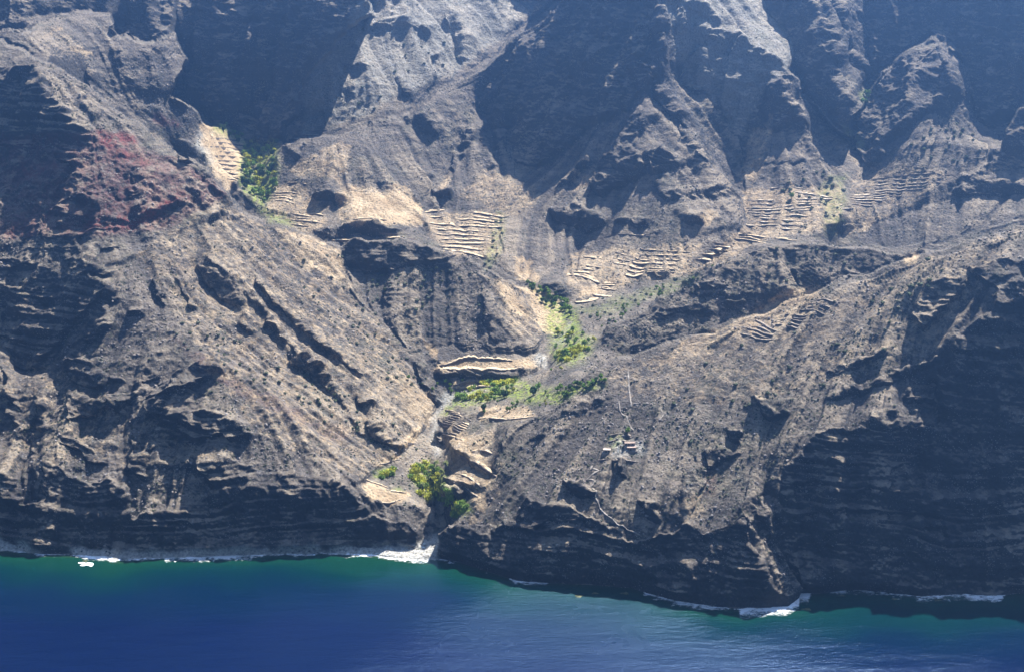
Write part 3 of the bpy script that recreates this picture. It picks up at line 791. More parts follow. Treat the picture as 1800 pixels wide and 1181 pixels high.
# ------------------------------------------------------------------ the sea
def shoreline_xy():
    uu = np.arange(-420, 2221, 6.0); vv = np.interp(uu, SHORE[:, 0], SHORE[:, 1])
    Ysh = CAM_H / kv(vv)
    return av(uu, vv) * Ysh, Ysh
shx, shy = shoreline_xy()
def sea_depth_attr(X, Yv):
    d = np.full(X.shape, 1e9)
    for a_, b_ in zip(shx[::2], shy[::2]):
        d = np.minimum(d, np.hypot(X - a_, Yv - b_))
    d = np.where(Yv > np.interp(X, shx, shy), 0, d)
    return d
xs = np.concatenate([np.linspace(-6000, -700, 12), np.arange(-650, 651, 5.0), np.linspace(700, 6000, 12)])
ys = np.concatenate([np.linspace(-6000, 250, 12), np.arange(300, 820, 10.0), np.arange(820, 1010, 2.5)])
SX, SY = np.meshgrid(xs, ys)
sd_ = sea_depth_attr(SX, SY)
warp = 10 * noise2(SX / 60, SY / 40, 71) + 5 * noise2(SX / 22, SY / 16, 72)
depth = np.clip(sd_ + warp * np.clip(sd_ / 30, 0, 1), 0, None)
def sea_material():
    T = NT("sea_water")
    pos = T.n("ShaderNodeNewGeometry").outputs["Position"]
    att = T.n("ShaderNodeAttribute", attribute_name="offshore"); sep = T.n("ShaderNodeSeparateColor"); T.l(att.outputs["Color"], sep.inputs[0])
    d = sep.outputs[0]
    wind = sep.outputs[1]
    col = T.ramp(d, [(0.0, (0.030, 0.050, 0.020)), (0.025, (0.003, 0.034, 0.018)), (0.10, (0.0004, 0.019, 0.021)), (0.22, (0.0001, 0.0090, 0.026)), (0.42, (0.0001, 0.0044, 0.028)), (1.0, (0.0001, 0.0036, 0.026))])
    T.l(col, T.b.inputs["Base Color"])
    gust = T.math('MULTIPLY', wind, T.ramp(T.noise(pos, 0.02, 4, 0.6), [(0.3, 0.55), (0.6, 1.0)]))
    T.l(T.math('ADD', T.math('MULTIPLY', gust, 0.30), 0.10), T.b.inputs["Roughness"])
    T.b.inputs["IOR"].default_value = 1.33
    T.b.inputs["Specular Tint"].default_value = (0.12, 0.42, 1.0, 1)
    mp = T.n("ShaderNodeMapping"); T.l(pos, mp.inputs[0]); mp.inputs["Rotation"].default_value = (0, 0, math.radians(-18)); mp.inputs["Scale"].default_value = (0.30, 1.0, 1.0)
    w1 = T.noise(mp.outputs[0], 0.42, 6, 0.75)
    w2 = T.noise(mp.outputs[0], 0.06, 3, 0.5)
    n1 = T.bump(T.math('MULTIPLY', w2, T.math('ADD', T.math('MULTIPLY', wind, 0.6), 0.4)), 0.6, 2.4)
    n2 = T.bump(T.math('MULTIPLY', w1, T.math('ADD', T.math('MULTIPLY', wind, 0.9), 0.22)), 0.9, 0.9, n1)
    T.l(n2, T.b.inputs["Normal"])
    return T.mat
sea = big_mesh("sea_water", np.stack([SX, SY, 0 * SX], -1).reshape(-1, 3), grid_quads(len(ys), len(xs))[:, ::-1], sea_material())
a4 = np.zeros(SX.shape + (4,), np.float32); a4[..., 0] = np.clip(depth / 260.0, 0, 1); a4[..., 3] = 1
# wind falling out of the valley mouth roughens a fan of water
ca = np.degrees(np.arctan2(SX - 5, 990 - SY)); rr0 = np.hypot(SX + 30, 985 - SY)
a4[..., 1] = np.clip(np.exp(-((ca - 6 + 9 * noise2(SX / 50, SY / 50, 75)) / 34.0) ** 2) * np.clip((rr0 - 15) / 90, 0, 1), 0, 1)
add_attr(sea, "offshore", a4.reshape(-1, 4))
tag(sea, kind="structure")

# ------------------------------------------------------------------ placing things on the ground
def ground_at(u, v):
    """Point of the finished ground on sightline (u, v) of the survey."""
    j = int(np.clip(np.searchsorted(mu, u) - 1, 0, len(mu) - 2)); i = int(np.clip(np.searchsorted(mv, v) - 1, 0, len(mv) - 2))
    fu = (u - mu[j]) / (mu[j + 1] - mu[j]); fv = (v - mv[i]) / (mv[i + 1] - mv[i])
    fu = min(max(fu, 0), 1); fv = min(max(fv, 0), 1)
    return (PM[i, j] * (1 - fu) * (1 - fv) + PM[i, j + 1] * fu * (1 - fv) + PM[i + 1, j] * (1 - fu) * fv + PM[i + 1, j + 1] * fu * fv)
def steep_at(u, v):
    return float(resample(sgrid, us, vs, np.array([float(u)]), np.array([float(v)]))[0])
def simple_mat(name, col, rough=0.9, var=0.25, scale=0.8, spec=0.2, trans=0.0):
    T = NT(name)
    pos = T.n("ShaderNodeTexCoord").outputs["Object"]
    nz = T.noise(pos, scale, 4, 0.65)
    lo = tuple(c * (1 - var) for c in col); hi = tuple(min(1, c * (1 + var)) for c in col)
    c = T.ramp(nz, [(0.35, lo), (0.65, hi)])
    info = T.n("ShaderNodeObjectInfo")
    c = T.mix(0.6, c, T.ramp(info.outputs["Random"], [(0.0, 0.75), (1.0, 1.3)]), 'MULTIPLY')
    T.l(c, T.b.inputs["Base Color"])
    T.b.inputs["Roughness"].default_value = rough; T.b.inputs["Specular IOR Level"].default_value = spec
    T.l(T.bump(nz, 0.4, 0.3), T.b.inputs["Normal"])
    if trans:
        T.b.inputs["Transmission Weight"].default_value = 0.0
        T.b.inputs["Subsurface Weight"].default_value = 0.0
    return T.mat
M_WALL = simple_mat("dry_stone", (0.115, 0.095, 0.085), var=0.45, scale=1.6)
def ledge_mat(name, straw, soil):
    T = NT(name); pos = T.n("ShaderNodeNewGeometry").outputs["Position"]
    c = T.mix(T.ramp(T.noise(pos, 0.16, 6, 0.75), [(0.36, 0.0), (0.50, 1.0)]), soil, straw)
    c = T.mix(0.7, c, T.ramp(T.noise(pos, 0.6, 5, 0.7), [(0.3, 0.55), (0.7, 1.4)]), 'MULTIPLY')
    c = T.mix(T.ramp(T.noise(pos, 0.33, 3, 0.6), [(0.60, 0.0), (0.68, 0.85)]), c, (0.06, 0.065, 0.035))
    T.l(c, T.b.inputs["Base Color"]); T.b.inputs["Roughness"].default_value = 0.95; T.b.inputs["Specular IOR Level"].default_value = 0.1
    T.l(T.bump(T.noise(pos, 0.8, 4), 0.9, 0.8), T.b.inputs["Normal"])
    return T.mat
M_LEDGE = ledge_mat("straw_ledge", (0.54, 0.42, 0.27), (0.27, 0.21, 0.15))
M_LEDGE3 = ledge_mat("earth_ledge", (0.33, 0.27, 0.21), (0.19, 0.155, 0.13))
M_LEDGE2 = ledge_mat("dusty_ledge", (0.48, 0.40, 0.30), (0.25, 0.205, 0.16))
M_STONE = simple_mat("loose_rock", (0.20, 0.175, 0.16), var=0.4, scale=0.5)
M_SCRUB = simple_mat("scrub", (0.055, 0.062, 0.034), var=0.4, scale=1.0)
M_SHRUB = simple_mat("shrub_leaves", (0.075, 0.092, 0.048), var=0.45, scale=1.2)
M_SHRUB2 = simple_mat("dusty_shrub_leaves", (0.105, 0.115, 0.075), var=0.4, scale=1.2)
M_TREE = simple_mat("tree_leaves", (0.17, 0.26, 0.045), var=0.5, scale=0.7)
M_TREE2 = simple_mat("dark_tree_leaves", (0.055, 0.10, 0.03), var=0.5, scale=0.7)
M_LIME = simple_mat("lime_leaves", (0.42, 0.42, 0.05), var=0.4, scale=0.7)
M_BARK = simple_mat("bark", (0.11, 0.085, 0.06))
M_PALM = simple_mat("palm_fronds", (0.12, 0.14, 0.04), var=0.4, scale=0.6)
M_WHITE = simple_mat("whitewash", (0.30, 0.26, 0.22), var=0.35, scale=0.7)
M_TERRA = simple_mat("terracotta", (0.28, 0.21, 0.17), var=0.35, scale=0.8)
M_DARK = simple_mat("dark_opening", (0.03, 0.028, 0.025), var=0.1)
M_WOOD = simple_mat("old_wood", (0.10, 0.07, 0.05))
M_PATH = simple_mat("trodden_path", (0.25, 0.22, 0.19), var=0.2, scale=0.3)
M_REEF = simple_mat("weedy_rock", (0.085, 0.085, 0.030), var=0.5, scale=0.5, rough=0.5)

# ------------------------------------------------------------------ terrace walls, each with the level strip it holds up
rw = random.Random(5)
TERRACES = [
 ("below the twin spurs right of centre", 0, [
  "1126,437 1165,443 1205,448", "1083,446 1128,456 1195,461", "1080,464 1123,471 1182,477", "1078,481 1111,487 1141,481 1177,482",
  "1027,453 1055,458", "1019,467 1045,473", "1009,478 1040,485", "991,482 1022,487 1042,497 1088,500", "1052,506 1078,512",
  "1045,521 1063,524", "1001,535 1027,538 1052,527", "1063,415 1139,416"]),
 ("in the narrow strip right of the central valley", 0, [
  "1253,430 1286,435", "1240,441 1273,442", "1233,449 1261,450", "1228,458 1250,459", "1301,413 1339,421", "1296,421 1337,430", "1364,422 1395,426"]),
 ("on the fan left of the dark upper gully at right", 1, [
  "1357,331 1407,335", "1402,342 1463,350", "1324,354 1359,352", "1405,355 1463,352", "1316,366 1367,366", "1377,366 1435,363",
  "1319,374 1367,378", "1392,376 1428,371", "1329,384 1362,388", "1319,397 1362,399", "1390,382 1410,383", "1377,390 1407,392", "1369,398 1400,399", "1372,405 1402,406"]),
 ("in the ladder under the right-hand peak", 1, [
  "1539,318 1600,313 1669,309", "1539,328 1656,326", "1519,340 1631,336", "1496,347 1580,346", "1494,356 1562,355", "1486,365 1537,364", "1479,374 1496,373"]),
 ("curving over the near right-hand crest", 2, [
  "1302,590 1325,600 1349,603", "1315,576 1335,589 1359,596", "1332,563 1350,580 1376,590", "1369,573 1403,583", "1376,563 1417,573",
  "1390,556 1430,563", "1410,549 1444,556", "1424,539 1457,546", "1437,532 1471,539"]),
 ("in the square patch at the valley centre", 0, [
  "815,377 884,384", "810,388 876,394", "747,396 810,400 874,404", "764,413 810,414 863,422", "780,427 858,433", "782,439 815,446 853,454",
  "787,452 818,451", "749,375 775,374", "757,383 777,384"]),
 ("on the pale knoll behind the middle hill", 0, ["615,388 670,389", "675,413 716,414", "670,419 730,421"]),
 ("stepping down from the green grove at upper left", 0, [
  "582,422 625,427", "518,379 546,384", "546,379 569,384", "521,388 566,396", "521,396 541,399", "480,355 518,361", "480,338 523,344", "508,323 538,327"]),
 ("on the pale slope left of the green grove", 1, ["372,243 418,249", "380,258 424,265", "386,274 425,280", "390,289 424,296", "395,304 421,311", "399,318 418,325"]),
 ("high above the grove beside the shadowed wall", 1, ["492,257 529,256", "516,248 540,249", "536,240 556,240", "549,234 569,233"]),
 ("holding up the straw field below the middle hill", 0, ["765,650 800,654 850,655 915,652", "772,643 796,640 820,631 899,635", "800,677 850,672", "810,685 860,683"]),
 ("on the terraces right of the stream mouth", 0, [
  "829,792 865,800", "812,801 840,818 872,839", "786,831 824,841 853,863", "775,850 805,854 840,874"]),
 ("in the curved steps beside the stony stream bed", 0, [
  "779,751 800,757 816,768", "782,744 820,757", "785,737 822,748", "790,729 825,740", "785,722 815,731", "780,765 812,780", "840,736 900,740 935,733"]),
 ("around the pale cliff top fields beside the stream mouth", 0, ["641,878 675,888 704,880", "645,846 682,859", "658,822 700,810", "690,866 712,868", "693,790 730,780"]),
]
ORD = ["lowest", "second lowest", "third lowest", "fourth lowest", "fifth lowest", "sixth lowest", "seventh lowest", "eighth lowest", "ninth lowest", "tenth lowest",
       "eleventh lowest", "twelfth lowest", "thirteenth lowest", "fourteenth lowest"]
def terrace(line, mat, h=1.7, w=7.5, tall=False):
    P = pts(line)
    ext = 3 if tall else 11; P[0, 0] -= rw.uniform(0, ext); P[-1, 0] += rw.uniform(0, ext)
    seg = np.hypot(*(P[1:] - P[:-1]).T); tot = seg.sum()
    n = max(5, int(tot / 2.2)); d = np.linspace(0, tot, n); cum = np.concatenate([[0], np.cumsum(seg)])
    u_ = np.interp(d, cum, P[:, 0]); v_ = np.interp(d, cum, P[:, 1])
    G = np.array([ground_at(a_, b_) for a_, b_ in zip(u_, v_)])
    # even out small bumps so that the wall runs nearly level
    for _ in range(22):
        G[1:-1] = 0.25 * G[:-2] + 0.5 * G[1:-1] + 0.25 * G[2:]
    T_ = np.gradient(G[:, :2], axis=0); T_ /= np.linalg.norm(T_, axis=1, keepdims=True) + 1e-9
    Nn = np.stack([-T_[:, 1], T_[:, 0]], 1)
    Nn *= np.where(Nn[:, 1:2] < 0, -1, 1)                # towards the hill
    for _ in range(4):
        Nn[1:-1] = 0.25 * Nn[:-2] + 0.5 * Nn[1:-1] + 0.25 * Nn[2:]
    hh = h * np.array([0.35 + 0.65 * min(1, 3.0 * min(k_, n - 1 - k_) / n + 0.05) for k_ in range(n)]) * np.clip(0.95 + (0.2 if h > 2 else 0.55) * noise2(d / 14.0, d * 0 + P[0, 0], 301) + 0.3 * noise2(d / 4.0, d * 0 + P[0, 1], 302), 0.15, 1.35)
    base = G[0].copy(); base[2] = G[:, 2].min()
    root = empty("terrace_wall", tuple(base))
    V, F = [], []
    for k_ in range(n):
        p = G[k_] - base; q = Nn[k_]
        z1 = p[2] + hh[k_]
        jo = rw.uniform(-0.15, 0.15)
        V += [(p[0] - q[0] * (0.45 - jo), p[1] - q[1] * (0.45 - jo), p[2] - 1.6), (p[0] - q[0] * (0.25 - jo), p[1] - q[1] * (0.25 - jo), z1),
              (p[0] + q[0] * 0.45, p[1] + q[1] * 0.45, z1 + 0.03), (p[0] + q[0] * 0.6, p[1] + q[1] * 0.6, p[2] - 1.6)]
    for k_ in range(n - 1):
        a_ = 4 * k_; b_ = a_ + 4
        F += [(a_, b_, b_ + 1, a_ + 1), (a_ + 1, b_ + 1, b_ + 2, a_ + 2), (a_ + 2, b_ + 2, b_ + 3, a_ + 3)]
    F += [(0, 1, 2, 3), tuple(4 * (n - 1) + k_ for k_ in (3, 2, 1, 0))]
    mesh_obj("stone_face", V, F, M_WALL, root)
    V, F = [], []; m_ = 4
    for k_ in range(n):
        p = G[k_] - base; q = Nn[k_]
        ww = w * (0.25 + 0.75 * math.sin(math.pi * (k_ + 0.6) / (n + 0.2)) ** 0.5) * (0.85 + 0.45 * float(noise2(np.array([d[k_] / 12.0]), np.array([P[0, 1] * 1.0]), 303)[0])) * rw.uniform(0.85, 1.1)
        for s_ in range(m_):
            f_ = 0.46 + (ww - 0.46) * s_ / (m_ - 1)
            V.append((p[0] + q[0] * f_, p[1] + q[1] * f_, p[2] + hh[k_] - 0.06 + rw.uniform(-0.08, 0.04) + 0.04 * f_))
    for k_ in range(n - 1):
        for s_ in range(m_ - 1):
            a_ = k_ * m_ + s_; F.append((a_, a_ + m_, a_ + m_ + 1, a_ + 1))
    mesh_obj("ledge", V, F, mat, root)
    return root
def densify(lines):
    """Add the half-height terraces between two that lie one above the other."""
    Q = [pts(l_) for l_ in lines]; extra = []
    for a_ in range(len(Q)):
        best = None
        for b_ in range(len(Q)):
            if a_ == b_: continue
            lo, hi = max(Q[a_][0, 0], Q[b_][0, 0]), min(Q[a_][-1, 0], Q[b_][-1, 0])
            dv = Q[a_][:, 1].mean() - Q[b_][:, 1].mean()
            if hi - lo > 18 and 7.5 < dv < 26 and (best is None or dv < best[0]): best = (dv, b_, lo, hi)
        if best:
            for f_ in ((0.5,) if best[0] < 17 else (0.33, 0.66)):
                lo, hi = best[2] + rw.uniform(-4, 8), best[3] + rw.uniform(-8, 4)
                uu = np.linspace(lo, hi, 4)
                va = np.interp(uu, Q[a_][:, 0], Q[a_][:, 1]); vb = np.interp(uu, Q[best[1]][:, 0], Q[best[1]][:, 1])
                extra.append(" ".join("%.1f,%.1f" % (x_, y_) for x_, y_ in zip(uu, va * (1 - f_) + vb * f_)))
    return lines + extra
def ordinal(k_):
    return (ORD + ["fifteenth lowest", "sixteenth lowest", "seventeenth lowest", "eighteenth lowest", "nineteenth lowest", "twentieth lowest", "twenty-first lowest", "twenty-second lowest",
                   "twenty-third lowest", "twenty-fourth lowest", "twenty-fifth lowest", "twenty-sixth lowest"])[k_]
for where, kind_, lines in TERRACES:
    if "straw field" not in where and "cliff top" not in where and "mouth" not in where: lines = densify(lines)
    order = sorted(range(len(lines)), key=lambda q_: -pts(lines[q_])[:, 1].mean())
    for rank, q_ in enumerate(order):
        t = terrace(lines[q_], (M_LEDGE, M_LEDGE2, M_LEDGE3)[kind_], h=rw.uniform(0.75, 1.15) if "straw field" not in where else 2.2, tall="stream" in where or "field" in where, w=(7.0, 5.5, 3.0)[kind_] * rw.uniform(0.8, 1.2) * (0.55 if "stream" in where or "cliff top" in where else 1))
        name_ = ordinal(rank) if rank < len(lines) - 1 or len(lines) == 1 else "topmost"
        tag(t, "%s stone terrace %s" % (name_, where), "terrace wall", "dry stone terrace walls " + where)

# ------------------------------------------------------------------ plants
rp = random.Random(11); nprs = np.random.RandomState(4)
def ico():
    t = (1 + 5 ** 0.5) / 2
    v = np.array([(-1, t, 0), (1, t, 0), (-1, -t, 0), (1, -t, 0), (0, -1, t), (0, 1, t), (0, -1, -t), (0, 1, -t), (t, 0, -1), (t, 0, 1), (-t, 0, -1), (-t, 0, 1)], float)
    v /= np.linalg.norm(v[0])
    f = np.array([(0, 11, 5), (0, 5, 1), (0, 1, 7), (0, 7, 10), (0, 10, 11), (1, 5, 9), (5, 11, 4), (11, 10, 2), (10, 7, 6), (7, 1, 8), (3, 9, 4), (3, 4, 2), (3, 2, 6), (3, 6, 8), (3, 8, 9), (4, 9, 5), (2, 4, 11), (6, 2, 10), (8, 6, 7), (9, 8, 1)])
    return v, f
ICO_V, ICO_F = ico()
def leaf_cloud(lobes, nleaf, size, seed):
    """Small leaf-cluster quads spread through a set of ellipsoid lobes (x, y, z, rx, ry, rz)."""
    r_ = np.random.RandomState(seed); V = []; F = []
    wgt = np.array([l_[3] * l_[4] * l_[5] for l_ in lobes]) ** 0.67; wgt /= wgt.sum()
    for _ in range(nleaf):
        l_ = lobes[r_.choice(len(lobes), p=wgt)]
        d = r_.normal(size=3); d /= np.linalg.norm(d); rr = r_.uniform(0.55, 1.08)
        c = np.array(l_[:3]) + d * rr * np.array(l_[3:])
        if c[2] < 0.02: c[2] = abs(c[2]) * 0.4
        a_ = d * 0.6 + r_.normal(size=3) * 0.6; a_ /= np.linalg.norm(a_)
        b_ = np.cross(a_, r_.normal(size=3)); b_ /= np.linalg.norm(b_); e_ = np.cross(a_, b_)
        s_ = size * r_.uniform(0.6, 1.35); i0 = len(V)
        V += [c - b_ * s_ - e_ * s_ * 0.5, c + b_ * s_ * 0.3 - e_ * s_, c + b_ * s_ + e_ * s_ * 0.4, c - b_ * s_ * 0.4 + e_ * s_]
        F.append((i0, i0 + 1, i0 + 2, i0 + 3))
    return V, F
def lobe_core(lobes, k_, seed):
    r_ = np.random.RandomState(seed); V = []; F = []
    for l_ in lobes:
        i0 = len(V)
        for q in ICO_V:
            p = np.array(l_[:3]) + q * np.array(l_[3:]) * k_ * r_.uniform(0.8, 1.15); p[2] = max(p[2], -0.1); V.append(p)
        F += [tuple(f_ + i0) for f_ in ICO_F]
    return V, F
def join(a, b):
    V1, F1 = a; V2, F2 = b; n = len(V1)
    return list(V1) + list(V2), list(F1) + [tuple(int(q) + n for q in f_) for f_ in F2]
def shrub_mesh(seed, nl):
    r_ = np.random.RandomState(seed)
    lobes = [(0, 0, 0.5, 0.75, 0.75, 0.55)] + [(r_.uniform(-.5, .5), r_.uniform(-.5, .5), r_.uniform(.25, .6), r_.uniform(.35, .55), r_.uniform(.35, .55), r_.uniform(.3, .45)) for _ in range(5)]
    return join(leaf_cloud(lobes, nl, 0.13, seed), lobe_core(lobes, 0.8, seed))
def make_shrub(seed, mat):
    V, F = shrub_mesh(seed, 130)
    return mesh_obj("shrub", V, F, mat)
shrub_proto = [make_shrub(s_, m_) for s_, m_ in ((1, M_SHRUB), (2, M_SHRUB), (3, M_SHRUB2), (4, M_SHRUB2))]
def tree_parts(seed, mat):
    r_ = np.random.RandomState(seed)
    lobes = [(r_.uniform(-.5, .5) * 1.5, r_.uniform(-.5, .5) * 1.5, r_.uniform(1.3, 3.0), r_.uniform(.7, 1.15), r_.uniform(.7, 1.15), r_.uniform(.6, .95)) for _ in range(8)]
    root = empty("tree", (0, 0, 0))
    V, F = [], []
    def limb(p, q, r0, r1):
        i0 = len(V); p = np.array(p, float); q = np.array(q, float)
        for c, rr in ((p, r0), (q, r1)):
            for a_ in range(6): V.append((c[0] + rr * math.cos(a_ * 1.047), c[1] + rr * math.sin(a_ * 1.047), c[2]))
        for a_ in range(6): F.append((i0 + a_, i0 + (a_ + 1) % 6, i0 + 6 + (a_ + 1) % 6, i0 + 6 + a_))
    limb((0, 0, -0.6), (0.08, 0, 1.2), 0.22, 0.15)
    for l_ in lobes[:5]: limb((0.08, 0, 1.1), (l_[0] * .8, l_[1] * .8, l_[2]), 0.13, 0.05)
    mesh_obj("trunk", V, F, M_BARK, root)
    cv, cf = join(leaf_cloud(lobes, 420, 0.24, seed), lobe_core(lobes, 0.62, seed))
    mesh_obj("crown", cv, cf, mat, root)
    return root
tree_proto = [tree_parts(s_, m_) for s_, m_ in ((21, M_TREE), (22, M_TREE), (23, M_TREE2), (24, M_LIME))]
def palm_parts(seed):
    r_ = np.random.RandomState(seed); root = empty("palm_tree", (0, 0, 0)); V, F = [], []
    H_ = 5.2; nseg = 6
    for s_ in range(nseg + 1):
        f_ = s_ / nseg; rr = 0.28 - 0.1 * f_
        for a_ in range(7): V.append((0.5 * f_ * f_ + rr * math.cos(a_ * .898), rr * math.sin(a_ * .898), -0.5 + f_ * (H_ + 0.5)))
    for s_ in range(nseg):
        for a_ in range(7): F.append((7 * s_ + a_, 7 * s_ + (a_ + 1) % 7, 7 * s_ + 7 + (a_ + 1) % 7, 7 * s_ + 7 + a_))
    mesh_obj("trunk", V, F, M_BARK, root)
    V, F = [], []
    for k_ in range(26):
        az = r_.uniform(0, 6.283); el = r_.uniform(-0.5, 1.2); ln = r_.uniform(2.0, 2.9)
        c = np.array([0.5, 0, H_]); d = np.array([math.cos(az) * math.cos(el), math.sin(az) * math.cos(el), math.sin(el)])
        side = np.array([-math.sin(az), math.cos(az), 0]); prev = None
        for s_ in range(6):
            f_ = s_ / 5; p = c + d * ln * f_ + np.array([0, 0, -1.5 * f_ * f_]); w_ = 0.42 * math.sin(math.pi * min(1, 0.15 + f_ * 0.85)) + 0.03
            i0 = len(V); V += [p - side * w_ + np.array([0, 0, -0.15 * w_]), p, p + side * w_ + np.array([0, 0, -0.15 * w_])]
            if prev is not None: F += [(prev, prev + 1, i0 + 1, i0), (prev + 1, prev + 2, i0 + 2, i0 + 1)]
            prev = i0
    mesh_obj("crown", V, F, M_PALM, root)
    return root
palm_proto = [palm_parts(31), palm_parts(32)]
def reed_parts(seed, mat):
    r_ = np.random.RandomState(seed); V, F = [], []
    for k_ in range(130):
        x0, y0 = r_.normal(size=2) * 0.55; az = r_.uniform(0, 6.283); h_ = r_.uniform(0.7, 1.5); lean = r_.uniform(0.1, 0.6)
        d = np.array([math.cos(az), math.sin(az), 0]); s = np.array([-d[1], d[0], 0]) * r_.uniform(.05, .12); p0 = np.array([x0, y0, -0.1]); i0 = len(V)
        V += [p0 - s, p0 + s, p0 + d * lean * .4 + s * 1.4 + (0, 0, h_ * .7), p0 + d * lean * .4 - s * 1.4 + (0, 0, h_ * .7), p0 + d * lean * 1.3 + (0, 0, h_ * .95)]
        F += [(i0, i0 + 1, i0 + 2, i0 + 3), (i0 + 3, i0 + 2, i0 + 4)]
    return mesh_obj("reed_clump", V, F, mat)
reed_proto = [reed_parts(41, M_LIME), reed_parts(42, M_LIME), reed_parts(43, M_TREE)]
used = set()
def put(proto, u, v, scale, label, cat, group, sink=0.15):
    o = proto if proto.name not in used else copy_tree(proto)
    used.add(proto.name)
    p = ground_at(u, v)
    o.location = (p[0], p[1], p[2] - sink * scale)
    o.rotation_euler = (0, 0, rp.uniform(0, 6.283)); s_ = scale
    o.scale = (s_ * rp.uniform(.88, 1.12), s_ * rp.uniform(.88, 1.12), s_ * rp.uniform(.85, 1.1))
    return tag(o, label, cat, group)
def scatter(poly, n, mind, maxsteep=90):
    P = pts(poly); out = []; tries = 0
    while len(out) < n and tries < 6000:
        tries += 1
        u, v = rp.uniform(P[:, 0].min(), P[:, 0].max()), rp.uniform(P[:, 1].min(), P[:, 1].max())
        if not in_poly(P, np.array([u]), np.array([v]))[0]: continue
        if any(abs(u - a_) < mind and abs(v - b_) < mind * 0.7 for a_, b_ in out): continue
        if steep_at(u, v) > maxsteep: continue
        out.append((u, v))
    return out
COUNT = ("first second third fourth fifth sixth seventh eighth ninth tenth eleventh twelfth thirteenth fourteenth fifteenth sixteenth seventeenth eighteenth "
         "nineteenth twentieth twenty-first twenty-second twenty-third twenty-fourth twenty-fifth twenty-sixth twenty-seventh twenty-eighth twenty-ninth thirtieth").split()
def placed(spots, s0, s1):
    """Pair every spot with a size and the words that single it out: its size and its place in the patch."""
    sp = sorted(spots, key=lambda q_: q_[1]); n = len(sp)
    rows = [("in the ", sp)] if n <= 9 else [("high on ", sp[:n // 2]), ("low on ", sp[n // 2:])] if n <= 24 else \
        [("high on ", sp[:n // 3]), ("midway on ", sp[n // 3:2 * n // 3]), ("low on ", sp[2 * n // 3:])]
    out = []
    for rn, r_ in rows:
        for k_, (u, v) in enumerate(sorted(r_)):
            s_ = rp.uniform(s0, s1); f_ = (s_ - s0) / (s1 - s0)
            size = "small " if f_ < 0.3 else "large " if f_ > 0.7 else ""
            place = "leftmost" if k_ == 0 else "rightmost" if k_ == len(r_) - 1 else COUNT[k_] + " from left"
            out.append((u, v, s_, size, "%s, %s" % (place, rn)))
    return out
SHRUBS = [
 ("300,560 420,590 620,700 740,790 690,800 560,740 420,660 300,600", 62, 1.5, 2.3, "dark shrub|brown scree band"),
 ("470,420 600,450 620,520 740,640 760,700 700,690 560,560", 46, 1.5, 2.4, "dusty shrub|straw-tinged slope beside the left gully"),
 ("650,480 830,470 860,540 760,560 690,600 640,540", 34, 1.6, 2.6, "grey-green shrub|face of the middle hill"),
 ("1220,640 1450,540 1700,460 1640,600 1400,700 1240,760 1150,720", 34, 1.4, 2.5, "dark shrub|brown near right-hand slope"),
 ("1380,310 1490,300 1480,400 1440,425 1370,400", 34, 2.0, 3.2, "green shrub|gully between the right-hand terraces"),
 ("1560,290 1640,225 1700,220 1745,262 1690,298", 22, 2.0, 3.2, "greenish shrub|slope below the right-hand peak"),
 ("1010,545 1100,512 1225,478 1215,500 1060,580", 26, 1.6, 2.8, "green shrub|valley bottom below the central terraces"),
 ("640,110 760,60 860,80 700,190 600,210", 16, 2.2, 3.4, "pale shrub|far sunlit rock face"),
 ("868,380 890,375 885,450 860,480 850,470", 12, 1.6, 2.6, "dark shrub|stream bed right of the square terraces"),
 ("1340,440 1560,450 1450,500 1350,520", 14, 1.5, 2.4, "dark shrub|hill behind the near right-hand crest"),
]
for poly, n, s0, s1, lab in SHRUBS:
    noun, area = lab.split("|")
    for (u, v, s_, size, place) in placed(scatter(poly, n, 7, 56), s0, s1):
        put(rp.choice(shrub_proto), u, v, s_, "%s%s, %s%s" % (size, noun, place, area), "shrub", "shrubs on the " + area, 0.1)
for u, v, s_, lab in [(1600, 514, 3.6, "largest rounded bush in the cluster high on the near right-hand mountain"), (1616, 508, 3.2, "right-hand bush of the cluster high on the near right-hand mountain"),
                      (1597, 526, 3.2, "lowest bush of the cluster high on the near right-hand mountain"), (1566, 513, 2.8, "round bush standing left of the cluster high on the near right-hand mountain"),
                      (1633, 498, 3.0, "dark bush above and right of the bush cluster on the near right-hand mountain"), (1215, 778, 2.6, "lone round bush left of the rocky gully on the near mountain"),
                      (1288, 708, 2.2, "lone dark bush above the rocky gully on the near mountain"), (1447, 678, 2.2, "lone dark bush at the edge of the right-hand cliff top"),
                      (1630, 463, 3.0, "round bush beside the small straw patch near the right-hand crest")]:
    put(rp.choice(shrub_proto[:2]), u, v, s_, lab, "bush", "large rounded bushes on the near right-hand mountain", 0.1)
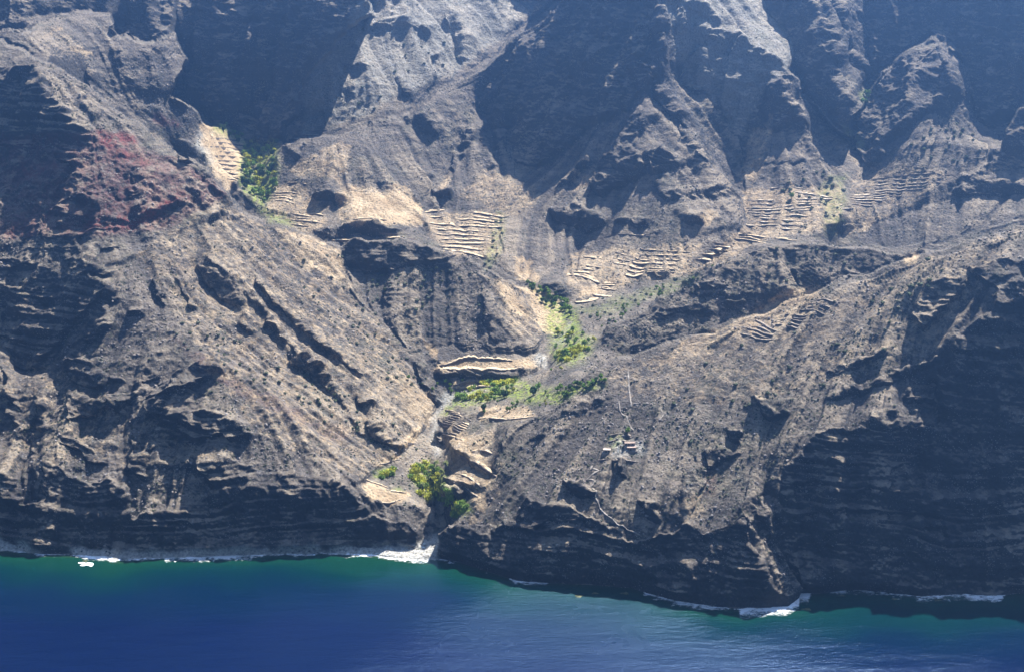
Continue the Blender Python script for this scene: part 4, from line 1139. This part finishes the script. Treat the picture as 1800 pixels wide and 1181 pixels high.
GROVES = [
 ("424,255 490,252 486,330 468,362 428,340", 64, 1.5, 2.5, "green tree|dense upper left grove", (0, 1, 0, 2, 3)),
 ("360,212 400,218 430,240 425,256 395,240", 9, 1.5, 2.2, "dark tree|rim of the pale slope beside the shadow", (2, 2, 0)),
 ("922,498 960,512 1010,542 1002,556 950,532", 30, 1.2, 1.8, "bright tree|row along the central stream", (0, 1, 2)),
 ("975,580 1010,575 1045,600 1045,618 1010,640 972,640", 24, 1.0, 1.7, "green tree|flat inside the central stream bend", (0, 1, 3)),
 ("830,706 905,668 912,684 850,712", 18, 0.9, 1.5, "light green tree|plot above the small curved steps", (0, 1, 3)),
 ("970,688 1060,666 1068,674 985,708", 26, 0.8, 1.4, "bright tree|plot at the near mountain's foot", (0, 0, 1, 2)),
 ("770,650 800,665 880,690 960,690 965,650 990,645 970,712 860,735 800,700 770,735 755,700", 30, 0.55, 1.1, "green bush|lower stream banks", (0, 0, 1, 3)),
 ("1040,560 1100,522 1230,482 1290,440 1300,452 1220,505 1110,545 1060,590", 26, 0.6, 1.2, "green bush|right-hand stream banks", (0, 1)),
 ("1508,172 1528,174 1522,190 1512,190", 5, 1.6, 2.4, "pale tree|notch below the far right-hand gully", (1, 0)),
]
for poly, n, s0, s1, lab, kinds in GROVES:
    noun, area = lab.split("|")
    for (u, v, s_, size, place) in placed(scatter(poly, n, 4.2), s0, s1):
        put(tree_proto[rp.choice(kinds)], u, v, s_, "%s%s, %s%s" % (size, noun, place, area), "tree", "trees in the " + area, 0.05)
for u, v, s_, k_, lab in [(886, 700, 2.2, 2, "large dark tree above the straw plot on the lower valley floor"), (872, 690, 1.8, 0, "green tree beside the large dark tree on the lower valley floor"),
                          (938, 694, 2.4, 2, "large spreading dark tree in the middle of the lower valley floor"), (946, 684, 1.6, 0, "bright tree behind the large spreading tree"),
                          (1103, 762, 1.5, 0, "small green tree above the cottages on the ridge"), (851, 722, 1.5, 2, "dark tree at the left end of the straw plot"),
                          (1391, 354, 1.8, 0, "bright green tree among the terraces under the right-hand gully"), (714, 672, 1.2, 0, "small green tree where the left gully meets the valley floor"),
                          (783, 672, 1.2, 0, "small green tree at the left end of the two narrow straw ledges")]:
    put(tree_proto[k_], u, v, s_, lab, "tree", None, 0.05)
for k_, (u, v, lab) in enumerate([(768, 826, "tall palm at the back of the green patch by the stream mouth"), (776, 838, "rightmost palm behind the curved terrace wall by the stream mouth"),
                  (758, 850, "palm in the middle of the lime-green reeds"), (770, 858, "palm with its trunk showing below the reed patch"), (762, 838, "palm leaning over the dark gap in the reeds"),
                  (783, 828, "dark palm nearest the pale stream bank"), (780, 868, "lowest palm above the shadowed hollow"), (742, 862, "palm at the left edge of the lower reeds")]):
    put(palm_proto[k_ % 2], u, v, rp.uniform(1.0, 1.35), lab, "palm", "palms by the stream mouth", 0.02)
for poly, n, lab, ks in [("715,832 735,818 762,815 775,828 772,870 750,882 735,865 722,850", 42, "lime-green reed clump|thicket by the stream mouth", (0, 1, 2)),
                     ("795,905 810,885 828,878 826,893 808,912", 14, "bright reed clump|bank right of the shadowed hollow", (2, 2, 0)),
                     ("772,878 796,862 800,880 786,900", 10, "dark reed clump|shadowed hollow by the stream mouth", (2,)),
                     ("662,836 692,822 690,834 670,842", 8, "green reed clump|terrace left of the stream mouth", (2, 0)),
                     ("800,700 850,672 910,668 900,684 820,712", 26, "light green reed clump|strip along the lower straw ledges", (2, 0)),
                     ("980,625 1010,610 1035,612 1000,640 975,636", 14, "yellow-green reed clump|grassy flat at the stream bend", (0, 1, 2))]:
    noun, area = lab.split("|")
    for (u, v, s_, size, place) in placed(scatter(poly, n, 3.4), 2.0, 3.2):
        put(reed_proto[rp.choice(ks)], u, v, s_, "%s%s, %s%s" % (size, noun, place, area), "reeds", "reed clumps in the " + area, 0.03)

# ------------------------------------------------------------------ cottages on the ridge
def box_part(name, c, s_, mat, parent):
    hx, hy, hz = s_[0] / 2, s_[1] / 2, s_[2] / 2; b_ = 0.04
    V = []; 
    for z_, k_ in ((-hz, 0), (hz - b_, 0), (hz, b_)):
        V += [(c[0] - hx + k_, c[1] - hy + k_, c[2] + z_), (c[0] + hx - k_, c[1] - hy + k_, c[2] + z_), (c[0] + hx - k_, c[1] + hy - k_, c[2] + z_), (c[0] - hx + k_, c[1] + hy - k_, c[2] + z_)]
    F = [(3, 2, 1, 0), (8, 9, 10, 11)]
    for l_ in (0, 4):
        for a_ in range(4): F.append((l_ + a_, l_ + (a_ + 1) % 4, l_ + 4 + (a_ + 1) % 4, l_ + 4 + a_))
    return mesh_obj(name, V, F, mat, parent)
def cottage(u, v, w, d, h, rz, label, roofmat, wallmat, windows=2):
    p = ground_at(u, v); root = empty("stone_cottage", (p[0], p[1], p[2] - 0.3), rz)
    tag(root, label, "cottage", "cottages on the ridge")
    box_part("platform", (0, -0.6, -1.3), (w + 1.6, d + 1.8, 3.0), M_PATH, root)
    box_part("wall", (0, 0, 0.2 + h / 2), (w, d, h), wallmat, root)
    rf = box_part("roof", (0, 0, 0.2 + h + 0.14), (w + 0.5, d + 0.5, 0.28), roofmat, root)
    box_part("parapet", (0, d / 2 + 0.02, 0.2 + h + 0.45), (w + 0.3, 0.3, 0.35), wallmat, rf)
    dr = box_part("door", (-w * 0.12, -d / 2 - 0.02, 0.2 + 1.0), (1.0, 0.12, 2.0), M_WOOD, root)
    box_part("lintel", (-w * 0.12, -d / 2 - 0.05, 2.32), (1.3, 0.2, 0.2), M_WALL, dr)
    for k_ in range(windows):
        wx_ = (w * 0.28, -w * 0.36)[k_]
        wi = box_part("window", (wx_, -d / 2 - 0.02, 0.2 + 1.5), (0.9, 0.1, 0.8), M_DARK, root)
        box_part("sill", (wx_, -d / 2 - 0.08, 1.22), (1.1, 0.22, 0.12), M_WALL, wi)
    return root
cottage(1110, 790, 6.5, 3.0, 2.1, 0.05, "white cottage with a flat terracotta roof, front one of the right-hand pair", M_TERRA, M_WHITE)
cottage(1107, 783, 7.5, 3.0, 2.0, 0.05, "longer white cottage with a flat terracotta roof behind the front one", M_TERRA, M_WHITE)
cottage(1067, 796, 5.0, 3.4, 2.1, -0.1, "small square cottage with a pale roof left of the terracotta-roofed pair", simple_mat("pale_roof", (0.42, 0.34, 0.28), var=0.3), M_WHITE, 1)
for line, lab in [("1052,811 1075,813 1110,813", "long pale terrace wall below the small square cottage"), ("1075,766 1095,765 1112,767", "dark dry stone wall above the cottages"), ("1080,777 1105,778", "short dry stone wall between the cottages and the upper wall")]:
    tag(terrace(line, M_LEDGE3, 0.9, 2.2), lab, "terrace wall", "walls around the cottages")

# ------------------------------------------------------------------ footpaths
def path(line, w=0.55):
    P = pts(line); V, F = [], []
    Q = []
    for A, B in zip(P[:-1], P[1:]):
        n = max(2, int(np.hypot(*(B - A)) / 1.6))
        for t in np.linspace(0, 1, n, endpoint=False): Q.append(ground_at(*(A + (B - A) * t)))
    Q.append(ground_at(*P[-1])); Q = np.array(Q)
    T_ = np.gradient(Q[:, :2], axis=0); T_ /= np.linalg.norm(T_, axis=1, keepdims=True) + 1e-9
    for q, t in zip(Q, T_):
        ww = w * rp.uniform(0.6, 1.3)
        V += [(q[0] - t[1] * ww, q[1] + t[0] * ww, q[2] + 0.28), (q[0] + t[1] * ww, q[1] - t[0] * ww, q[2] + 0.28)]
        V += [(q[0] - t[1] * ww, q[1] + t[0] * ww, q[2] - 0.5), (q[0] + t[1] * ww, q[1] - t[0] * ww, q[2] - 0.5)]
    for k_ in range(len(Q) - 1):
        a_ = 4 * k_; F += [(a_, a_ + 1, a_ + 5, a_ + 4), (a_, a_ + 4, a_ + 6, a_ + 2), (a_ + 1, a_ + 3, a_ + 7, a_ + 5)]
    o = mesh_obj("footpath", V, F, M_PATH); tag(o, kind="structure"); return o
path("1041,817 1038,824 1053,830 1031,843 1047,847 1040,858 1050,868 1048,880 1058,900 1085,925 1125,942")
path("1104,652 1106,680 1110,716"); path("1088,705 1090,720 1094,727 1102,733 1104,741 1114,756"); path("1160,740 1166,730 1162,722", 0.5)
path("714,635 722,643 728,655", 0.9)

# ------------------------------------------------------------------ loose rocks and low scrub nobody could count
def scatter_stones(name, n, smin, smax, flat, mat, seed, maxrock, minrock=0.0):
    r_ = np.random.RandomState(seed)
    u = r_.uniform(-60, 1860, n * 3); v = r_.uniform(-20, 1068, n * 3)
    j = np.clip(np.searchsorted(mu, u) - 1, 0, len(mu) - 1); i = np.clip(np.searchsorted(mv, v) - 1, 0, len(mv) - 1)
    P = PM[i, j]; rk = rock[i, j]; ok = land[i, j] & (P[:, 2] > 1.5) & (rk <= maxrock) & (rk >= minrock)
    ok &= (1.3 * noise2(P[:, 0] / 38, P[:, 1] / 38, seed) + 0.9 * noise2(P[:, 0] / 9, P[:, 1] / 9, seed + 1)) > r_.uniform(-0.3, 0.8, n * 3)
    ok &= (cover[i, j, 0] < 0.75) & (cover[i, j, 1] < 0.9)
    P = P[ok][:n]; m = len(P)
    s_ = smin + (smax - smin) * r_.uniform(0, 1, m) ** 3
    rot = r_.uniform(0, 6.283, m); cr, sr = np.cos(rot), np.sin(rot)
    V = ICO_V[None] * (1 + 0.35 * r_.uniform(-1, 1, (m, 12, 1))) * np.array([1, 0.8, flat])
    x_ = V[..., 0] * cr[:, None] - V[..., 1] * sr[:, None]; y_ = V[..., 0] * sr[:, None] + V[..., 1] * cr[:, None]
    V = np.stack([x_, y_, V[..., 2]], -1) * s_[:, None, None] + P[:, None, :] + np.array([0, 0, 0.15]) * s_[:, None, None]
    F = (ICO_F[None] + 12 * np.arange(m)[:, None, None]).reshape(-1, 3)
    o = big_mesh(name, V.reshape(-1, 3), F, mat, smooth=False); tag(o, kind="stuff"); return o
scatter_stones("loose_rocks", 15000, 0.3, 1.35, 0.75, M_STONE, 81, 0.95)
scatter_stones("low_scrub", 17000, 0.35, 1.2, 0.7, M_SCRUB, 91, 0.8)

# ------------------------------------------------------------------ surf and weedy rocks
SURF = [(-420, 60, .7, 3), (60, 130, .75, 3), (125, 200, .95, 5), (200, 290, .5, 3), (290, 445, 1.0, 7), (445, 600, .75, 4), (600, 752, .95, 5), (752, 860, .5, 6),
        (895, 965, .75, 7), (965, 1040, .3, 4), (1040, 1130, .35, 4), (1130, 1300, .8, 9), (1300, 1425, 1.1, 13), (1425, 1470, .4, 5), (1470, 1610, .7, 8), (1610, 1765, .9, 10), (1765, 2220, .3, 4)]
fu_ = np.arange(-420, 2221, 1.0); fw = np.arange(-5, 22, 0.8)
FU, FW = np.meshgrid(fu_, fw)
FV = np.interp(FU, SHORE[:, 0], SHORE[:, 1]) + FW + 1.6 * noise2(FU / 22, FU * 0, 9)
st_ = np.zeros(FU.shape); wd_ = np.ones(FU.shape)
for a_, b_, s0, w0 in SURF:
    m = (FU >= a_) & (FU < b_); st_[m] = s0; wd_[m] = w0
st_ = blur(st_, 8); wd_ = blur(wd_, 8)
Yf = CAM_H / kv(FV); XF = av(FU, FV) * Yf
fo = st_ * np.exp(-np.clip(FW, 0, None) / wd_ * 0.9) + (0.38 * noise2(XF / 9, Yf / 4, 95) + 0.25 * noise2(XF / 2.2, Yf / 1.4, 96) + 0.12 * noise2(XF / 1.0, Yf / 0.8, 97)) * np.exp(-np.clip(FW, 0, None) / 9)
keep = fo > 0.34
for pu, pv, pr in ((150, 990, 12), (158, 992, 8), (305, 983, 10)):      # breaking water over outlying rocks
    keep |= (np.hypot((FU - pu) / pr, (FV - pv) / 4.0) + 0.7 * noise2(XF / 3, Yf / 2, 98)) < 0.8
fo = np.maximum(fo, np.where(keep & (fo < 0.34), 0.9, 0))
PF = np.stack([XF, Yf, 0.10 + 0.35 * np.clip(fo - 0.6, 0, 0.6)], -1)
q = grid_quads(len(fw), len(fu_))
kq = keep.ravel()[q].sum(1) >= 2
q = q[kq]
uniq, inv = np.unique(q.ravel(), return_inverse=True)
TF = NT("foam"); TF.b.inputs["Base Color"].default_value = (0.86, 0.88, 0.87, 1); TF.b.inputs["Roughness"].default_value = 0.8
fa = TF.n("ShaderNodeAttribute", attribute_name="thickness"); fs = TF.n("ShaderNodeSeparateColor"); TF.l(fa.outputs["Color"], fs.inputs[0])
fpos = TF.n("ShaderNodeNewGeometry").outputs["Position"]
fm = TF.n("ShaderNodeMapping"); TF.l(fpos, fm.inputs[0]); fm.inputs["Scale"].default_value = (0.5, 1.0, 1.0)
TF.l(TF.ramp(TF.math('ADD', fs.outputs[0], TF.math('MULTIPLY', TF.math('SUBTRACT', TF.noise(fm.outputs[0], 0.55, 6, 0.75), 0.5), 1.3)), [(0.36, 0.0), (0.75, 1.0)]), TF.b.inputs["Alpha"])
foam = big_mesh("surf_foam", PF.reshape(-1, 3)[uniq], inv.reshape(-1, 4)[:, ::-1], TF.mat)
ft = np.zeros((len(uniq), 4), np.float32); ft[:, 0] = fo.ravel()[uniq]; ft[:, 3] = 1; add_attr(foam, "thickness", ft)
tag(foam, kind="stuff")
rr_ = np.random.RandomState(7)
for u, v, sx, lab in [(1018, 1047, 6, "low weedy rock awash off the shadowed centre cliff, leftmost"), (1046, 1042, 5, "low weedy rock awash off the shadowed centre cliff, middle one"), (1098, 1042, 6, "low weedy rock awash off the shadowed centre cliff, rightmost"),
                     (1480, 1046, 4, "small weedy rock awash just right of the headland foam"), (1573, 1052, 5, "weedy rock awash in the right-hand bay"), (1648, 1054, 5, "weedy rock beside the surf in the right-hand bay"), (150, 985, 4, "weedy rock behind the lone breaker off the left beach"),
                     (1418, 1070, 6, "weedy rock in the foam at the tip of the headland")]:
    Yr = CAM_H / kv(v); Xr = av(u, v) * Yr; V = []
    n1, n2 = 7, 18
    for a_ in range(n1 + 1):
        ph = a_ / n1
        for b_ in range(n2):
            th = b_ / n2 * 6.283; r0 = sx * (1 - ph) * (1 + 0.25 * math.sin(3 * th + u) + 0.15 * math.sin(7 * th + v)) + 0.01
            V.append((r0 * math.cos(th), 0.55 * r0 * math.sin(th), -0.9 + 1.25 * math.sin(ph * 1.5708) + rr_.uniform(-0.1, 0.1)))
    F = [(a_ * n2 + b_, a_ * n2 + (b_ + 1) % n2, (a_ + 1) * n2 + (b_ + 1) % n2, (a_ + 1) * n2 + b_) for a_ in range(n1) for b_ in range(n2)]
    o = mesh_obj("sea_rock", V, F, M_REEF, smooth=False); o.location = (float(Xr), float(Yr), 0)
    tag(o, lab, "rock", "weedy rocks awash along the shore")

# ------------------------------------------------------------------ the air
def box_mesh(name, lo, hi, mat):
    v = [(x_, y_, z_) for x_ in (lo[0], hi[0]) for y_ in (lo[1], hi[1]) for z_ in (lo[2], hi[2])]
    f = [(0, 1, 3, 2), (4, 6, 7, 5), (0, 4, 5, 1), (2, 3, 7, 6), (0, 2, 6, 4), (1, 5, 7, 3)]
    return mesh_obj(name, v, f, mat)
hm = bpy.data.materials.new("haze"); hm.use_nodes = True; ht = hm.node_tree; ht.nodes.clear()
ho = ht.nodes.new("ShaderNodeOutputMaterial"); hv = ht.nodes.new("ShaderNodeVolumePrincipled")
hv.inputs["Color"].default_value = (0.22, 0.46, 1.0, 1)
hv.inputs["Density"].default_value = HAZE
hv.inputs["Anisotropy"].default_value = 0.8
ht.links.new(hv.outputs[0], ho.inputs["Volume"])
haze = box_mesh("haze", (-6100, -6100, -45), (6100, 2600, 700), hm)
tag(haze, kind="stuff")
